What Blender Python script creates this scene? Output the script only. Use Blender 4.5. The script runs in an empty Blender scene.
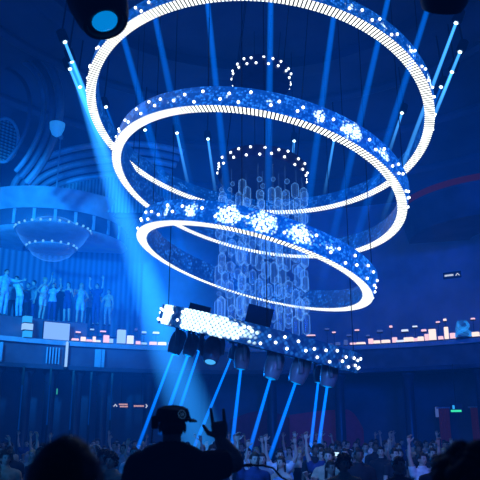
import bpy, bmesh, math, random
import numpy as np
from mathutils import Vector, Matrix, Euler
random.seed(7)
PI = math.pi
scene = bpy.context.scene
COL = scene.collection

# ------------------------------------------------------------------ camera
PITCH = math.radians(16); FPX = 660.0; CAMZ = 2.5
cd = bpy.data.cameras.new('camera'); cam = bpy.data.objects.new('camera', cd); COL.objects.link(cam)
cam.location = (0, 0, CAMZ); cam.rotation_euler = (PI / 2 + PITCH, 0, 0)
cd.sensor_width = 36; cd.lens = FPX / 480 * 36; cd.clip_start = .05
cd.dof.use_dof = True; cd.dof.focus_distance = 16.5; cd.dof.aperture_fstop = 3.6
scene.camera = cam
FW = Vector((0, math.cos(PITCH), math.sin(PITCH))); UP = Vector((0, -math.sin(PITCH), math.cos(PITCH)))
CAM = Vector((0, 0, CAMZ))
def ray(px, py):
    return Vector((1, 0, 0)) * ((px - 240) / FPX) + UP * ((240 - py) / FPX) + FW
def at(px, py, Y):            # point seen at pixel, at world depth Y
    d = ray(px, py); return CAM + d * (Y / d.y)
def at_z(px, py, Z):
    d = ray(px, py); return CAM + d * ((Z - CAMZ) / d.z)
def proj(p):
    d = Vector(p) - CAM; z = d.dot(FW); return 240 + FPX * d.x / z, 240 - FPX * d.dot(UP) / z

# ------------------------------------------------------------------ tagging
def tag(o, label=None, cat=None, group=None, kind=None):
    if label: o['label'] = label
    if cat: o['category'] = cat
    if group: o['group'] = group
    if kind: o['kind'] = kind
    return o
def empty(name, loc=(0, 0, 0), rot=None):
    o = bpy.data.objects.new(name, None); COL.objects.link(o); o.location = loc
    o.empty_display_size = .1
    if rot is not None: o.rotation_euler = rot
    return o
def link(name, me, mat=None, parent=None, loc=None, rot=None):
    o = bpy.data.objects.new(name, me); COL.objects.link(o)
    if mat is not None and not me.materials: me.materials.append(mat)
    if parent is not None: o.parent = parent
    if loc is not None: o.location = loc
    if rot is not None: o.rotation_euler = rot
    return o
def copy_tree(o, parent=None):
    c = o.copy(); COL.objects.link(c); c.parent = parent
    for ch in list(o.children): copy_tree(ch, c)
    return c

# ------------------------------------------------------------------ mesh collector
class MB:
    def __init__(s): s.v = []; s.f = []; s.uv = {}
    def add(s, vs, fs):
        b = len(s.v); s.v += [tuple(v) for v in vs]; s.f += [tuple(i + b for i in f) for f in fs]; return s
    def box(s, c, d, rot=None):
        vs = [Vector((x * d[0] / 2, y * d[1] / 2, z * d[2] / 2)) for z in (-1, 1) for y in (-1, 1) for x in (-1, 1)]
        if rot is not None: vs = [rot @ v for v in vs]
        return s.add([v + Vector(c) for v in vs], [(0, 2, 3, 1), (4, 5, 7, 6), (0, 1, 5, 4), (2, 6, 7, 3), (0, 4, 6, 2), (1, 3, 7, 5)])
    def loft(s, rings, closed=True, caps=True):
        n = len(rings[0]); vs = [p for r in rings for p in r]; fs = []
        for i in range(len(rings) - 1):
            for j in range(n if closed else n - 1):
                a, b = i * n + j, i * n + (j + 1) % n; fs.append((a, b, b + n, a + n))
        if caps and closed:
            fs.append(tuple(range(n))[::-1]); fs.append(tuple((len(rings) - 1) * n + k for k in range(n)))
        return s.add(vs, fs)
    def tube(s, pts, rad, n=8, caps=True, round_=False):
        pts = [Vector(p) for p in pts]
        if not hasattr(rad, '__len__'): rad = [rad] * len(pts)
        rad = list(rad)
        if round_:
            d0 = (pts[0] - pts[1]).normalized(); d1 = (pts[-1] - pts[-2]).normalized(); r0, r1 = rad[0], rad[-1]
            pts = [pts[0] + d0 * r0, pts[0] + d0 * r0 * .85, pts[0] + d0 * r0 * .5] + pts + [pts[-1] + d1 * r1 * .5, pts[-1] + d1 * r1 * .85, pts[-1] + d1 * r1]
            rad = [r0 * .15, r0 * .53, r0 * .87] + rad + [r1 * .87, r1 * .53, r1 * .15]
        rings = []; up = None
        for i, p in enumerate(pts):
            t = (pts[min(i + 1, len(pts) - 1)] - pts[max(i - 1, 0)]).normalized()
            if up is None:
                up = Vector((0, 0, 1)) if abs(t.z) < .9 else Vector((1, 0, 0))
            x = t.cross(up).normalized(); y = x.cross(t).normalized(); up = y
            rings.append([p + (x * math.cos(a) + y * math.sin(a)) * rad[i] for a in [2 * PI * k / n for k in range(n)]])
        return s.loft(rings, caps=caps)
    def lathe(s, prof, n=24, c=(0, 0, 0), M=None, caps=True):
        c = Vector(c)
        rings = []
        for r, z in prof:
            ring = [Vector((r * math.cos(2 * PI * k / n), r * math.sin(2 * PI * k / n), z)) for k in range(n)]
            if M is not None: ring = [M @ v for v in ring]
            rings.append([v + c for v in ring])
        return s.loft(rings, caps=caps)
    def ball(s, c, r, n=10, m=6, M=None):
        if not hasattr(r, '__len__'): r = (r, r, r)
        prof = []
        rings = []
        for i in range(m + 1):
            a = -PI / 2 + PI * (i if 0 < i < m else (.04 if i == 0 else m - .04)) / m
            ring = [Vector((r[0] * math.cos(a) * math.cos(2 * PI * k / n), r[1] * math.cos(a) * math.sin(2 * PI * k / n), r[2] * math.sin(a))) for k in range(n)]
            if M is not None: ring = [M @ v for v in ring]
            rings.append([v + Vector(c) for v in ring])
        return s.loft(rings)
    def mesh(s, name, smooth=True):
        me = bpy.data.meshes.new(name); me.from_pydata(s.v, [], s.f); me.update()
        bm = bmesh.new(); bm.from_mesh(me); bmesh.ops.recalc_face_normals(bm, faces=bm.faces); bm.to_mesh(me); bm.free()
        if smooth: me.shade_smooth()
        return me
    def build(s, name, mat, parent=None, loc=None, rot=None, smooth=True):
        me = s.mesh(name, smooth)
        if smooth:
            try: me.set_sharp_from_angle(angle=math.radians(42))
            except Exception: pass
        return link(name, me, mat, parent, loc, rot)

# ------------------------------------------------------------------ materials
def nt(name):
    m = bpy.data.materials.new(name); m.use_nodes = True; t = m.node_tree; t.nodes.clear()
    o = t.nodes.new('ShaderNodeOutputMaterial'); return m, t, o
def N(t, typ, **kw):
    n = t.nodes.new(typ)
    for k, v in kw.items():
        if k.startswith('i_'):
            key = k[2:]; n.inputs[int(key) if key.isdigit() else key].default_value = v
        else: setattr(n, k, v)
    return n
def math_(t, op, a, b=None, c=None, clamp=False):
    n = t.nodes.new('ShaderNodeMath'); n.operation = op; n.use_clamp = clamp
    for i, x in enumerate((a, b, c)):
        if x is None: continue
        if isinstance(x, (int, float)): n.inputs[i].default_value = x
        else: t.links.new(x, n.inputs[i])
    return n.outputs[0]
def surf(name, col, rough=.6, metal=0, var=.15, scale=4, bump=0, spec=.4, emit=None, es=0):
    m, t, o = nt(name)
    b = N(t, 'ShaderNodeBsdfPrincipled'); b.inputs['Roughness'].default_value = rough; b.inputs['Metallic'].default_value = metal
    b.inputs['Specular IOR Level'].default_value = spec
    tc = N(t, 'ShaderNodeTexCoord'); nz = N(t, 'ShaderNodeTexNoise'); nz.inputs['Scale'].default_value = scale; nz.inputs['Detail'].default_value = 4
    t.links.new(tc.outputs['Object'], nz.inputs['Vector'])
    r = N(t, 'ShaderNodeValToRGB'); r.color_ramp.elements[0].position = .3; r.color_ramp.elements[1].position = .7
    r.color_ramp.elements[0].color = (*[c * (1 - var) for c in col], 1); r.color_ramp.elements[1].color = (*[min(1, c * (1 + var)) for c in col], 1)
    t.links.new(nz.outputs['Fac'], r.inputs['Fac']); t.links.new(r.outputs['Color'], b.inputs['Base Color'])
    if bump:
        bp = N(t, 'ShaderNodeBump'); bp.inputs['Strength'].default_value = bump; bp.inputs['Distance'].default_value = .02
        t.links.new(nz.outputs['Fac'], bp.inputs['Height']); t.links.new(bp.outputs['Normal'], b.inputs['Normal'])
    if emit: b.inputs['Emission Color'].default_value = (*emit, 1); b.inputs['Emission Strength'].default_value = es
    t.links.new(b.outputs[0], o.inputs['Surface']); return m
def glow(name, col, s, sample=False):
    m, t, o = nt(name); e = N(t, 'ShaderNodeEmission'); e.inputs[0].default_value = (*col, 1); e.inputs[1].default_value = s
    t.links.new(e.outputs[0], o.inputs['Surface'])
    if not sample: m.cycles.emission_sampling = 'NONE'
    return m
def stripes(name, ca, cb, freq, axis='X', rough=.7):
    m, t, o = nt(name); b = N(t, 'ShaderNodeBsdfPrincipled'); b.inputs['Roughness'].default_value = rough
    tc = N(t, 'ShaderNodeTexCoord'); w = N(t, 'ShaderNodeTexWave', bands_direction=axis); w.inputs['Scale'].default_value = freq; w.inputs['Distortion'].default_value = .6
    w.inputs['Detail'].default_value = 1.5
    t.links.new(tc.outputs['Object'], w.inputs['Vector'])
    r = N(t, 'ShaderNodeValToRGB'); r.color_ramp.elements[0].color = (*ca, 1); r.color_ramp.elements[1].color = (*cb, 1)
    t.links.new(w.outputs['Fac'], r.inputs['Fac']); t.links.new(r.outputs[0], b.inputs['Base Color']); t.links.new(b.outputs[0], o.inputs['Surface'])
    return m
def beam_mat(name, col, strength, power=1.6, fade=1.5):
    # light caught in haze: additive glow, softest at its edge, fading along local z (uv.y 0 at lamp .. 1 at far end)
    m, t, o = nt(name)
    lw = N(t, 'ShaderNodeLayerWeight'); lw.inputs['Blend'].default_value = .5
    f = math_(t, 'POWER', math_(t, 'SUBTRACT', 1.0, lw.outputs['Facing'], clamp=True), power)
    uv = N(t, 'ShaderNodeUVMap'); sp = N(t, 'ShaderNodeSeparateXYZ'); t.links.new(uv.outputs[0], sp.inputs[0])
    k = math_(t, 'POWER', math_(t, 'SUBTRACT', 1.0, sp.outputs['Y'], clamp=True), fade)
    s = math_(t, 'MULTIPLY', math_(t, 'MULTIPLY', f, k), strength)
    e = N(t, 'ShaderNodeEmission'); e.inputs[0].default_value = (*col, 1); t.links.new(s, e.inputs[1])
    tr = N(t, 'ShaderNodeBsdfTransparent'); ad = N(t, 'ShaderNodeAddShader')
    t.links.new(e.outputs[0], ad.inputs[0]); t.links.new(tr.outputs[0], ad.inputs[1]); t.links.new(ad.outputs[0], o.inputs['Surface'])
    m.cycles.emission_sampling = 'NONE'; return m
def crystal_mat(name, col, s):  # pale rim light put in as emission, strongest at grazing angles
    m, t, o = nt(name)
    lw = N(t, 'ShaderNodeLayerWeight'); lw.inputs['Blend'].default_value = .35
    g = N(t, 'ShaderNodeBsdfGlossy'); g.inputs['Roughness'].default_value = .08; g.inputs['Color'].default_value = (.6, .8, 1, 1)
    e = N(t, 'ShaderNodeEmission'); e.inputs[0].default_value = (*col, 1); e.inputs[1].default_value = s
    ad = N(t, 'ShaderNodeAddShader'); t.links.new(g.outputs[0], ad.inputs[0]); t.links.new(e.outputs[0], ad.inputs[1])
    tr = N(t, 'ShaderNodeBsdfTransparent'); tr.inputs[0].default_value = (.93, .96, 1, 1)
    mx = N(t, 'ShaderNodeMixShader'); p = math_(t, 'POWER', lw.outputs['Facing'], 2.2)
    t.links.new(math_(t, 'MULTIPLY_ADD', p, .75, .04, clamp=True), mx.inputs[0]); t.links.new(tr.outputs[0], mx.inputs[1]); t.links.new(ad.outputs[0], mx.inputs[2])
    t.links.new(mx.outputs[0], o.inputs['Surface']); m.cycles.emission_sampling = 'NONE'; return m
def led_mat(name, blobs, base=.5, cell=.05, grid=False, glow_=.32):
    # LED pixel skin: uv in metres round the ring (u) and up the band (v)
    m, t, o = nt(name)
    uv = N(t, 'ShaderNodeUVMap')
    vo = N(t, 'ShaderNodeTexVoronoi', voronoi_dimensions='2D'); vo.inputs['Scale'].default_value = 1 / cell; vo.inputs['Randomness'].default_value = .15 if grid else .75
    vec = uv.outputs[0]
    if grid:
        mp = N(t, 'ShaderNodeMapping'); mp.inputs['Rotation'].default_value = (0, 0, PI / 4); t.links.new(vec, mp.inputs['Vector']); t.links.new(mp.outputs[0], vo.inputs['Vector'])
    else: t.links.new(vec, vo.inputs['Vector'])
    dot = math_(t, 'SUBTRACT', 1.0, math_(t, 'MULTIPLY', math_(t, 'POWER', vo.outputs['Distance'], 1.6), 1.9 if grid else 2.0), clamp=True)
    sc = N(t, 'ShaderNodeSeparateColor'); t.links.new(vo.outputs['Color'], sc.inputs[0]); rnd = sc.outputs[0]
    sp = N(t, 'ShaderNodeSeparateXYZ'); t.links.new(uv.outputs[0], sp.inputs[0])
    tot = None
    for (u, v, ru, rv, amp) in blobs:
        du = math_(t, 'DIVIDE', math_(t, 'SUBTRACT', sp.outputs['X'], u), ru); dv = math_(t, 'DIVIDE', math_(t, 'SUBTRACT', sp.outputs['Y'], v), rv)
        d2 = math_(t, 'ADD', math_(t, 'MULTIPLY', du, du), math_(t, 'MULTIPLY', dv, dv))
        gz = math_(t, 'MULTIPLY', math_(t, 'EXPONENT', math_(t, 'MULTIPLY', d2, -1.0)), amp)
        tot = gz if tot is None else math_(t, 'ADD', tot, gz)
    # pixel switches to white where blob intensity beats its own random threshold
    wh = math_(t, 'MULTIPLY', math_(t, 'SUBTRACT', tot, math_(t, 'MULTIPLY_ADD', rnd, .6, .22)), 2.6, clamp=True) if tot is not None else None
    nz = N(t, 'ShaderNodeTexNoise', noise_dimensions='2D'); nz.inputs['Scale'].default_value = 3; t.links.new(uv.outputs[0], nz.inputs['Vector'])
    bs = math_(t, 'MULTIPLY', math_(t, 'MULTIPLY', math_(t, 'POWER', rnd, 2.0), math_(t, 'MULTIPLY_ADD', nz.outputs['Fac'], 2.2, -.4, clamp=True)), base)
    e1 = N(t, 'ShaderNodeEmission'); e1.inputs[0].default_value = (.03, .28, 1, 1); t.links.new(math_(t, 'MULTIPLY', dot, bs), e1.inputs[1])
    b = N(t, 'ShaderNodeBsdfPrincipled'); b.inputs['Base Color'].default_value = (.02, .06, .16, 1); b.inputs['Roughness'].default_value = .35; b.inputs['Emission Color'].default_value = (.0, .13, .78, 1); b.inputs['Emission Strength'].default_value = glow_
    ad = N(t, 'ShaderNodeAddShader'); t.links.new(b.outputs[0], ad.inputs[0]); t.links.new(e1.outputs[0], ad.inputs[1])
    last = ad.outputs[0]
    if wh is not None:
        e2 = N(t, 'ShaderNodeEmission'); e2.inputs[0].default_value = (.55, .85, 1, 1); t.links.new(math_(t, 'MULTIPLY', math_(t, 'MULTIPLY', dot, wh), 3.4), e2.inputs[1])
        a2 = N(t, 'ShaderNodeAddShader'); t.links.new(last, a2.inputs[0]); t.links.new(e2.outputs[0], a2.inputs[1]); last = a2.outputs[0]
    t.links.new(last, o.inputs['Surface']); m.cycles.emission_sampling = 'NONE'; return m
def strip_mat(name, pitch):
    # white light strip of short radial bars with thin dark gaps
    m, t, o = nt(name); uv = N(t, 'ShaderNodeUVMap'); sp = N(t, 'ShaderNodeSeparateXYZ'); t.links.new(uv.outputs[0], sp.inputs[0])
    fr = math_(t, 'FRACT', math_(t, 'DIVIDE', sp.outputs['X'], pitch))
    on = math_(t, 'LESS_THAN', fr, .62)
    e = N(t, 'ShaderNodeEmission'); e.inputs[0].default_value = (.95, 1, .92, 1); t.links.new(math_(t, 'MULTIPLY_ADD', on, 1.85, .015), e.inputs[1])
    t.links.new(e.outputs[0], o.inputs['Surface']); return m

M = {}
M['wall'] = surf('wall_plaster', (.32, .36, .45), .55, var=.25, scale=.6)
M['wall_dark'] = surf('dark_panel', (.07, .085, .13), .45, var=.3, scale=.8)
M['ceiling'] = surf('ceiling_paint', (.10, .12, .18), .6, var=.3, scale=.35)
M['column2'] = surf('arch_moulding', (.2, .23, .3), .35, var=.3, scale=1)
M['floor'] = surf('dance_floor', (.06, .06, .08), .25, var=.3, scale=1.5)
M['stage'] = surf('stage_black', (.02, .02, .025), .5)
M['trim'] = surf('gilded_moulding', (.42, .45, .52), .3, var=.2, scale=2)
M['fascia'] = surf('balcony_fascia', (.09, .11, .16), .35, var=.3, scale=1.2)
M['drape'] = stripes('pleated_drape', (.16, .22, .26), (.4, .5, .52), 2.2)
M['curtain'] = stripes('lounge_curtain', (.06, .09, .13), (.17, .22, .3), 1.4)
M['black'] = surf('black_metal', (.012, .012, .015), .35, var=.3)
M['matte'] = surf('matte_black', (.012, .012, .016), .8, var=.3)
M['head_shell'] = surf('fixture_plastic', (.3, .32, .36), .3, var=.25, spec=.6)
M['head_dark'] = surf('fixture_black', (.01, .01, .013), .45, var=.2)
M['cable'] = surf('steel_cable', (.02, .022, .03), .4)
M['ring_case'] = surf('ring_casing', (.05, .07, .13), .35)
M['bulb'] = glow('white_bulb', (.85, .95, 1), 4)
M['bulb_blue'] = glow('blue_bulb', (.15, .55, 1), .9)
M['lens'] = glow('lamp_lens', (.5, .8, 1), 5)
M['lens_blue'] = surf('blue_glass_lens', (.02, .2, .5), .08, emit=(.0, .3, .9), es=.7)
M['lens_cyan'] = glow('lens_cyan', (.06, .42, 1), 1.1)
M['beam_far'] = beam_mat('beam_far', (.05, .36, 1), 1.25, 1.2, 1.4)
M['beam_near'] = beam_mat('beam_near', (.0, .18, 1), .42, 1.5, 1.2)
M['beam_wide'] = beam_mat('beam_wide', (.02, .30, 1), .75, 3.0, .8)
M['beam_down'] = beam_mat('beam_down', (.0, .17, 1), .95, 1.2, .6)
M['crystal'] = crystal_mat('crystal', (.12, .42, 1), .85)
M['crystal_lounge'] = crystal_mat('crystal_lounge', (.06, .38, 1), .45)
M['red_pad'] = surf('red_padding', (.3, .03, .09), .6, emit=(.4, .02, .2), es=.012)  # dim red light on the padding put in as emission
M['red_glow'] = glow('red_cove', (.4, .05, .3), .05)

# ------------------------------------------------------------------ world haze: glow put into the volume as emission, strongest at left
w = bpy.data.worlds.new('hall_haze'); scene.world = w; w.use_nodes = True; t = w.node_tree; t.nodes.clear()
wo = t.nodes.new('ShaderNodeOutputWorld'); bg = N(t, 'ShaderNodeBackground'); bg.inputs[0].default_value = (.0, .03, .2, 1); bg.inputs[1].default_value = .2
t.links.new(bg.outputs[0], wo.inputs['Surface'])
em = N(t, 'ShaderNodeEmission'); em.inputs[0].default_value = (.0, .095, .66, 1)
gp = N(t, 'ShaderNodeNewGeometry')
tot = None
for (c, r, amp) in (((-6.3, 25, 8.4), (4.6, 5, 3.4), .062), ((-3.6, 22, 6.8), (2.0, 3, 2.0), .075), ((0.5, 19, 9.5), (7, 6, 4.2), .015)):
    sb = N(t, 'ShaderNodeVectorMath', operation='SUBTRACT'); t.links.new(gp.outputs['Position'], sb.inputs[0]); sb.inputs[1].default_value = c
    dv = N(t, 'ShaderNodeVectorMath', operation='DIVIDE'); t.links.new(sb.outputs[0], dv.inputs[0]); dv.inputs[1].default_value = r
    dt = N(t, 'ShaderNodeVectorMath', operation='DOT_PRODUCT'); t.links.new(dv.outputs[0], dt.inputs[0]); t.links.new(dv.outputs[0], dt.inputs[1])
    g_ = math_(t, 'MULTIPLY', math_(t, 'EXPONENT', math_(t, 'MULTIPLY', dt.outputs['Value'], -1.0)), amp)
    tot = g_ if tot is None else math_(t, 'ADD', tot, g_)
t.links.new(math_(t, 'ADD', tot, .0034), em.inputs[1])
t.links.new(em.outputs[0], wo.inputs['Volume'])
w.cycles.volume_step_size = 5.0; scene.cycles.volume_max_steps = 12

def arc(c, R, a0, a1, n, z):
    return [Vector((c[0] + R * math.cos(a0 + (a1 - a0) * k / n), c[1] + R * math.sin(a0 + (a1 - a0) * k / n), z)) for k in range(n + 1)]
def sweep_arc(c, prof, a0, a1, n):
    # profile of (radius, z) revolved over an arc about vertical axis c, closed cross-section
    mb = MB(); full = abs(a1 - a0) > 2 * PI - 1e-6
    rings = [[Vector((c[0] + r * math.cos(a), c[1] + r * math.sin(a), z)) for r, z in prof] for a in [a0 + (a1 - a0) * k / n for k in range(n + 1)]]
    return mb.loft(rings, caps=not full)
D = math.radians
FLOOR = .38
HC = (0.4, 15.0); HR = 17.0
# ------------------------------------------------------------------ room shell
def shell(name, a0, a1, mat):
    return tag(sweep_arc(HC, [(HR, -.1), (HR + .3, -.1), (HR + .3, 13.2), (HR, 13.2)], D(a0), D(a1), 40).build(name, mat), kind='structure')
shell('wall_right', -45, 45, M['wall']); shell('wall_back', 45, 135, M['wall']); shell('wall_left', 135, 225, M['wall']); shell('wall_rear', 225, 315, M['wall_dark'])
mb = MB(); mb.lathe([(HR + .3, -.3), (HR + .3, FLOOR), (.01, FLOOR)], 96, (HC[0], HC[1], 0)); tag(mb.build('floor', M['floor']), kind='structure')
dome = [(HR + .3, 13.0), (HR - .2, 13.25), (HR - 1.5, 13.9), (13, 14.6), (10, 15.2), (7.4, 15.5), (7.4, 15.2), (6.6, 15.2), (6.6, 15.6), (3, 15.9), (.02, 16)]
mb = MB(); mb.lathe(dome, 96, (HC[0], HC[1], 0), caps=False); tag(mb.build('ceiling', M['ceiling']), kind='structure')
n_tr = [0]
def trim(mb, mat, smooth=True):
    n_tr[0] += 1; return tag(mb.build('trim_%d' % n_tr[0], mat, smooth=smooth), kind='structure')
for R, z in ((15.2, 14.0), (12.2, 14.72), (9.3, 15.28)):
    trim(sweep_arc(HC, [(R - .15, z), (R + .15, z - .04), (R + .12, z - .22), (R - .05, z - .3), (R - .18, z - .15)], 0, 2 * PI, 96), M['ceiling'])
# mezzanine: floor slab, fascia, lower lip, counter rail
trim(sweep_arc(HC, [(13.0, 4.75), (HR, 4.75), (HR, 5.7), (13.0, 5.7)], D(20), D(160), 90), M['fascia'])
trim(sweep_arc(HC, [(12.85, 5.62), (13.2, 5.62), (13.2, 5.8), (12.9, 5.8)], D(20), D(160), 90), M['trim'])
trim(sweep_arc(HC, [(12.9, 4.7), (13.2, 4.7), (13.2, 4.9), (12.85, 4.86)], D(20), D(160), 90), M['fascia'])
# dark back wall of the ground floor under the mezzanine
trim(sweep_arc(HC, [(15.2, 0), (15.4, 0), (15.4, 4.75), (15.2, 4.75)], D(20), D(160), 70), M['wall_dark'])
# columns under the mezzanine
col_mb = MB().lathe([(.3, 0), (.3, .15), (.22, .25), (.2, 3.95), (.24, 4.1), (.32, 4.2), (.32, 4.37)], 20)
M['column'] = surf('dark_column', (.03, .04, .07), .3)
col_me = col_mb.mesh('column')
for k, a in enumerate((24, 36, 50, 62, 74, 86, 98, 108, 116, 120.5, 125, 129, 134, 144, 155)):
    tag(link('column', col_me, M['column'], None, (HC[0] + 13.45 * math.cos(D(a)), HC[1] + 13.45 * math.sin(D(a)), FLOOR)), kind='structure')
# DJ stage
tag(MB().box((0, 1.2, .425), (9, 8.4, .85)).build('stage', M['stage'], smooth=False), kind='structure')

# --- left lounge: raised dance platform, curtained back wall
A0, A1 = D(117), D(150)
trim(sweep_arc(HC, [(13.35, 5.7), (HR, 5.7), (HR, 6.62), (13.35, 6.62)], D(119.5), D(152), 30), M['fascia'])
trim(sweep_arc(HC, [(HR - .3, 6.6), (HR - .02, 6.6), (HR - .02, 11.4), (HR - .3, 11.4)], D(108), D(152), 40), M['curtain'])
# upper bow balcony over the lounge
BC = (-8.4, 28.2)
for (r0, z0, r1, z1, mt) in ((3.1, 10.1, 3.35, 10.3, 'trim'), (3.25, 10.3, 3.28, 11.0, 'fascia'), (3.3, 11.0, 3.75, 11.75, 'trim')):
    trim(sweep_arc(BC, [(1.2, z0), (r0, z0), ((r0 + r1) / 2 + .06, (z0 + z1) / 2), (r1, z1), (1.2, z1)], D(180), D(370), 60), M[mt])
mbp = MB()
for k in range(13):
    a = D(190 + k * 14); mbp.box((BC[0] + 3.31 * math.cos(a), BC[1] + 3.31 * math.sin(a), 10.65), (.06, .12, .62), Matrix.Rotation(a, 3, 'Z'))
trim(mbp, M['trim'], False)
# mirrored dark bow balcony on the right, with a faint red cove line
RC = (10.6, 25.8)
trim(sweep_arc(RC, [(1.2, 10.0), (3.6, 10.0), (3.75, 10.6), (3.9, 11.2), (1.2, 11.2)], D(165), D(360), 60), M['wall_dark'])
trim(sweep_arc(RC, [(3.9, 11.2), (3.98, 11.2), (3.98, 11.42), (3.9, 11.42)], D(180), D(360), 60), M['red_glow'])
# lunette arch with pleated drape, beyond the bow balcony
LC = Vector((-4.9, 26.2, 11.85))
def half_ellipse(c, a, b, n=40, t0=0, t1=PI):
    return [Vector(c) + Vector((a * math.cos(t0 + (t1 - t0) * k / n), 0, b * math.sin(t0 + (t1 - t0) * k / n))) for k in range(n + 1)]
for k in range(5):
    trim(MB().tube(half_ellipse(LC - Vector((0, .2 * k, 0)), 3.3 + .28 * k, 1.05 + .27 * k, t0=D(55)), .13, 8), M['wall'] if k % 2 else M['trim'])
pts = half_ellipse(LC, 3.25, 1.0, 60)
mb = MB(); mb.loft([[Vector((p.x, p.y + .05 * math.sin(i * 2.2), p.z)) for i, p in enumerate(pts)], [Vector((p.x, p.y + .05 * math.sin(i * 2.2), 11.2)) for i, p in enumerate(pts)]], closed=False, caps=False)
trim(mb, M['drape'])
trim(MB().box((-6.6, 26.75, 12.6), (7.4, .3, 2.9)), M['ceiling'], False)
# great round moulding with an oval grille, upper left
GC = at(-12, 128, 22.0)
for k, R in enumerate((3.2, 2.95, 2.7, 2.2)):
    trim(MB().tube([GC + Matrix.Rotation(D(-24), 3, 'Z') @ Vector((R * 1.02 * math.cos(a), -.12 * k, R * math.sin(a))) for a in [D(-50) + D(215) * i / 60 for i in range(61)]], .13 - .02 * k, 8), M['column2'] if k % 2 == 0 else M['ceiling'])

# ------------------------------------------------------------------ chandelier rings
RINGS = {  # cx, cz, nx, ny, radius, band height, strip width
    1: (.488, 10.662, .108, .205, 4.80, .447, .257),
    2: (.438, 8.633, .216, .135, 4.028, .522, .245),
    3: (.334, 6.521, .279, .032, 3.195, .543, .274),
    4: (.418, 4.495, .253, -.114, 2.60, .476, .3)}
def ring_matrix(q):
    n = Vector((q[2], q[3], 1)).normalized(); x = n.cross(Vector((0, 1, 0))).normalized() ; y = n.cross(x).normalized()
    return Matrix.Translation((q[0], 17, q[1])) @ Matrix((x, y, n)).transposed().to_4x4()
def band_mesh(name, R, z0, z1, n, r2=None):
    # open band with uv in metres
    me = bpy.data.meshes.new(name); vs = []; fs = []; uvs = []
    r2 = R if r2 is None else r2
    for k in range(n + 1):
        a = 2 * PI * k / n; vs += [(R * math.cos(a), R * math.sin(a), z0), (r2 * math.cos(a), r2 * math.sin(a), z1)]
    for k in range(n): fs.append((2 * k, 2 * k + 2, 2 * k + 3, 2 * k + 1))
    me.from_pydata(vs, [], fs); uv = me.uv_layers.new(name='UVMap')
    h = max(abs(z1 - z0), abs(r2 - R)); per = 2 * PI * max(R, r2)
    for p in me.polygons:
        k = p.index
        for li, (kk, v) in zip(p.loop_indices, ((k, 0), (k + 1, 0), (k + 1, h), (k, h))): uv.data[li].uv = (kk / n * per, v)
    me.update(); me.shade_smooth(); return me
lamp_me = MB().ball((0, 0, 0), .034, 10, 6).mesh('lamp')
lamp_me.materials.append(M['bulb'])
lamp_small = MB().ball((0, 0, 0), .033, 8, 6).mesh('lamp'); lamp_small.materials.append(M['bulb'])
def ring_angle(q, Mx, px, py):
    best = None; hh = q[5] / 2
    for k in range(1440):
        a = 2 * PI * k / 1440; p = Mx @ Vector((q[4] * math.cos(a), q[4] * math.sin(a), hh)); x, y = proj(p)
        if (p - CAM).dot(Vector((p.x - Mx.translation.x, p.y - 17, 0))) > 0: continue
        d = (x - px) ** 2 + (y - py) ** 2
        if best is None or d < best[0]: best = (d, a)
    return best[1]
BLOBS = {1: [((350, 8), .2, .16, .6), ((410, 52), .25, .14, .8), ((430, 82), .35, .14, 1.0), ((385, 25), .2, .15, .5)],
         2: [((320, 115), .16, .2, 1.1), ((352, 130), .3, .22, 1.35), ((386, 152), .3, .14, 1.1), ((268, 106), .13, .12, .55), ((172, 97), .5, .16, .35), ((228, 94), .12, .1, .4)],
         3: [((167, 212), .13, .16, .8), ((190, 211), .22, .2, 1.0), ((229, 214), .34, .23, 1.35), ((264, 220), .34, .24, 1.4), ((302, 233), .36, .22, 1.25), ((332, 243), .3, .1, .7)],
         4: [((166, 316), .3, .6, 1.8), ((192, 320), .42, .45, 1.7), ((218, 326), .45, .26, 1.1), ((246, 334), .5, .22, .7)]}
RLAB = {1: 'largest topmost glowing white ring of the hanging ring chandelier, partly cut off above',
        2: 'second glowing white ring from the top, tilted inside the largest ring',
        3: 'third and smallest glowing white ring, carrying five bursts of white pixels',
        4: 'lowest ring, a dotted drum with white pixels at one end and spotlights below'}
ring_roots = {}
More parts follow.
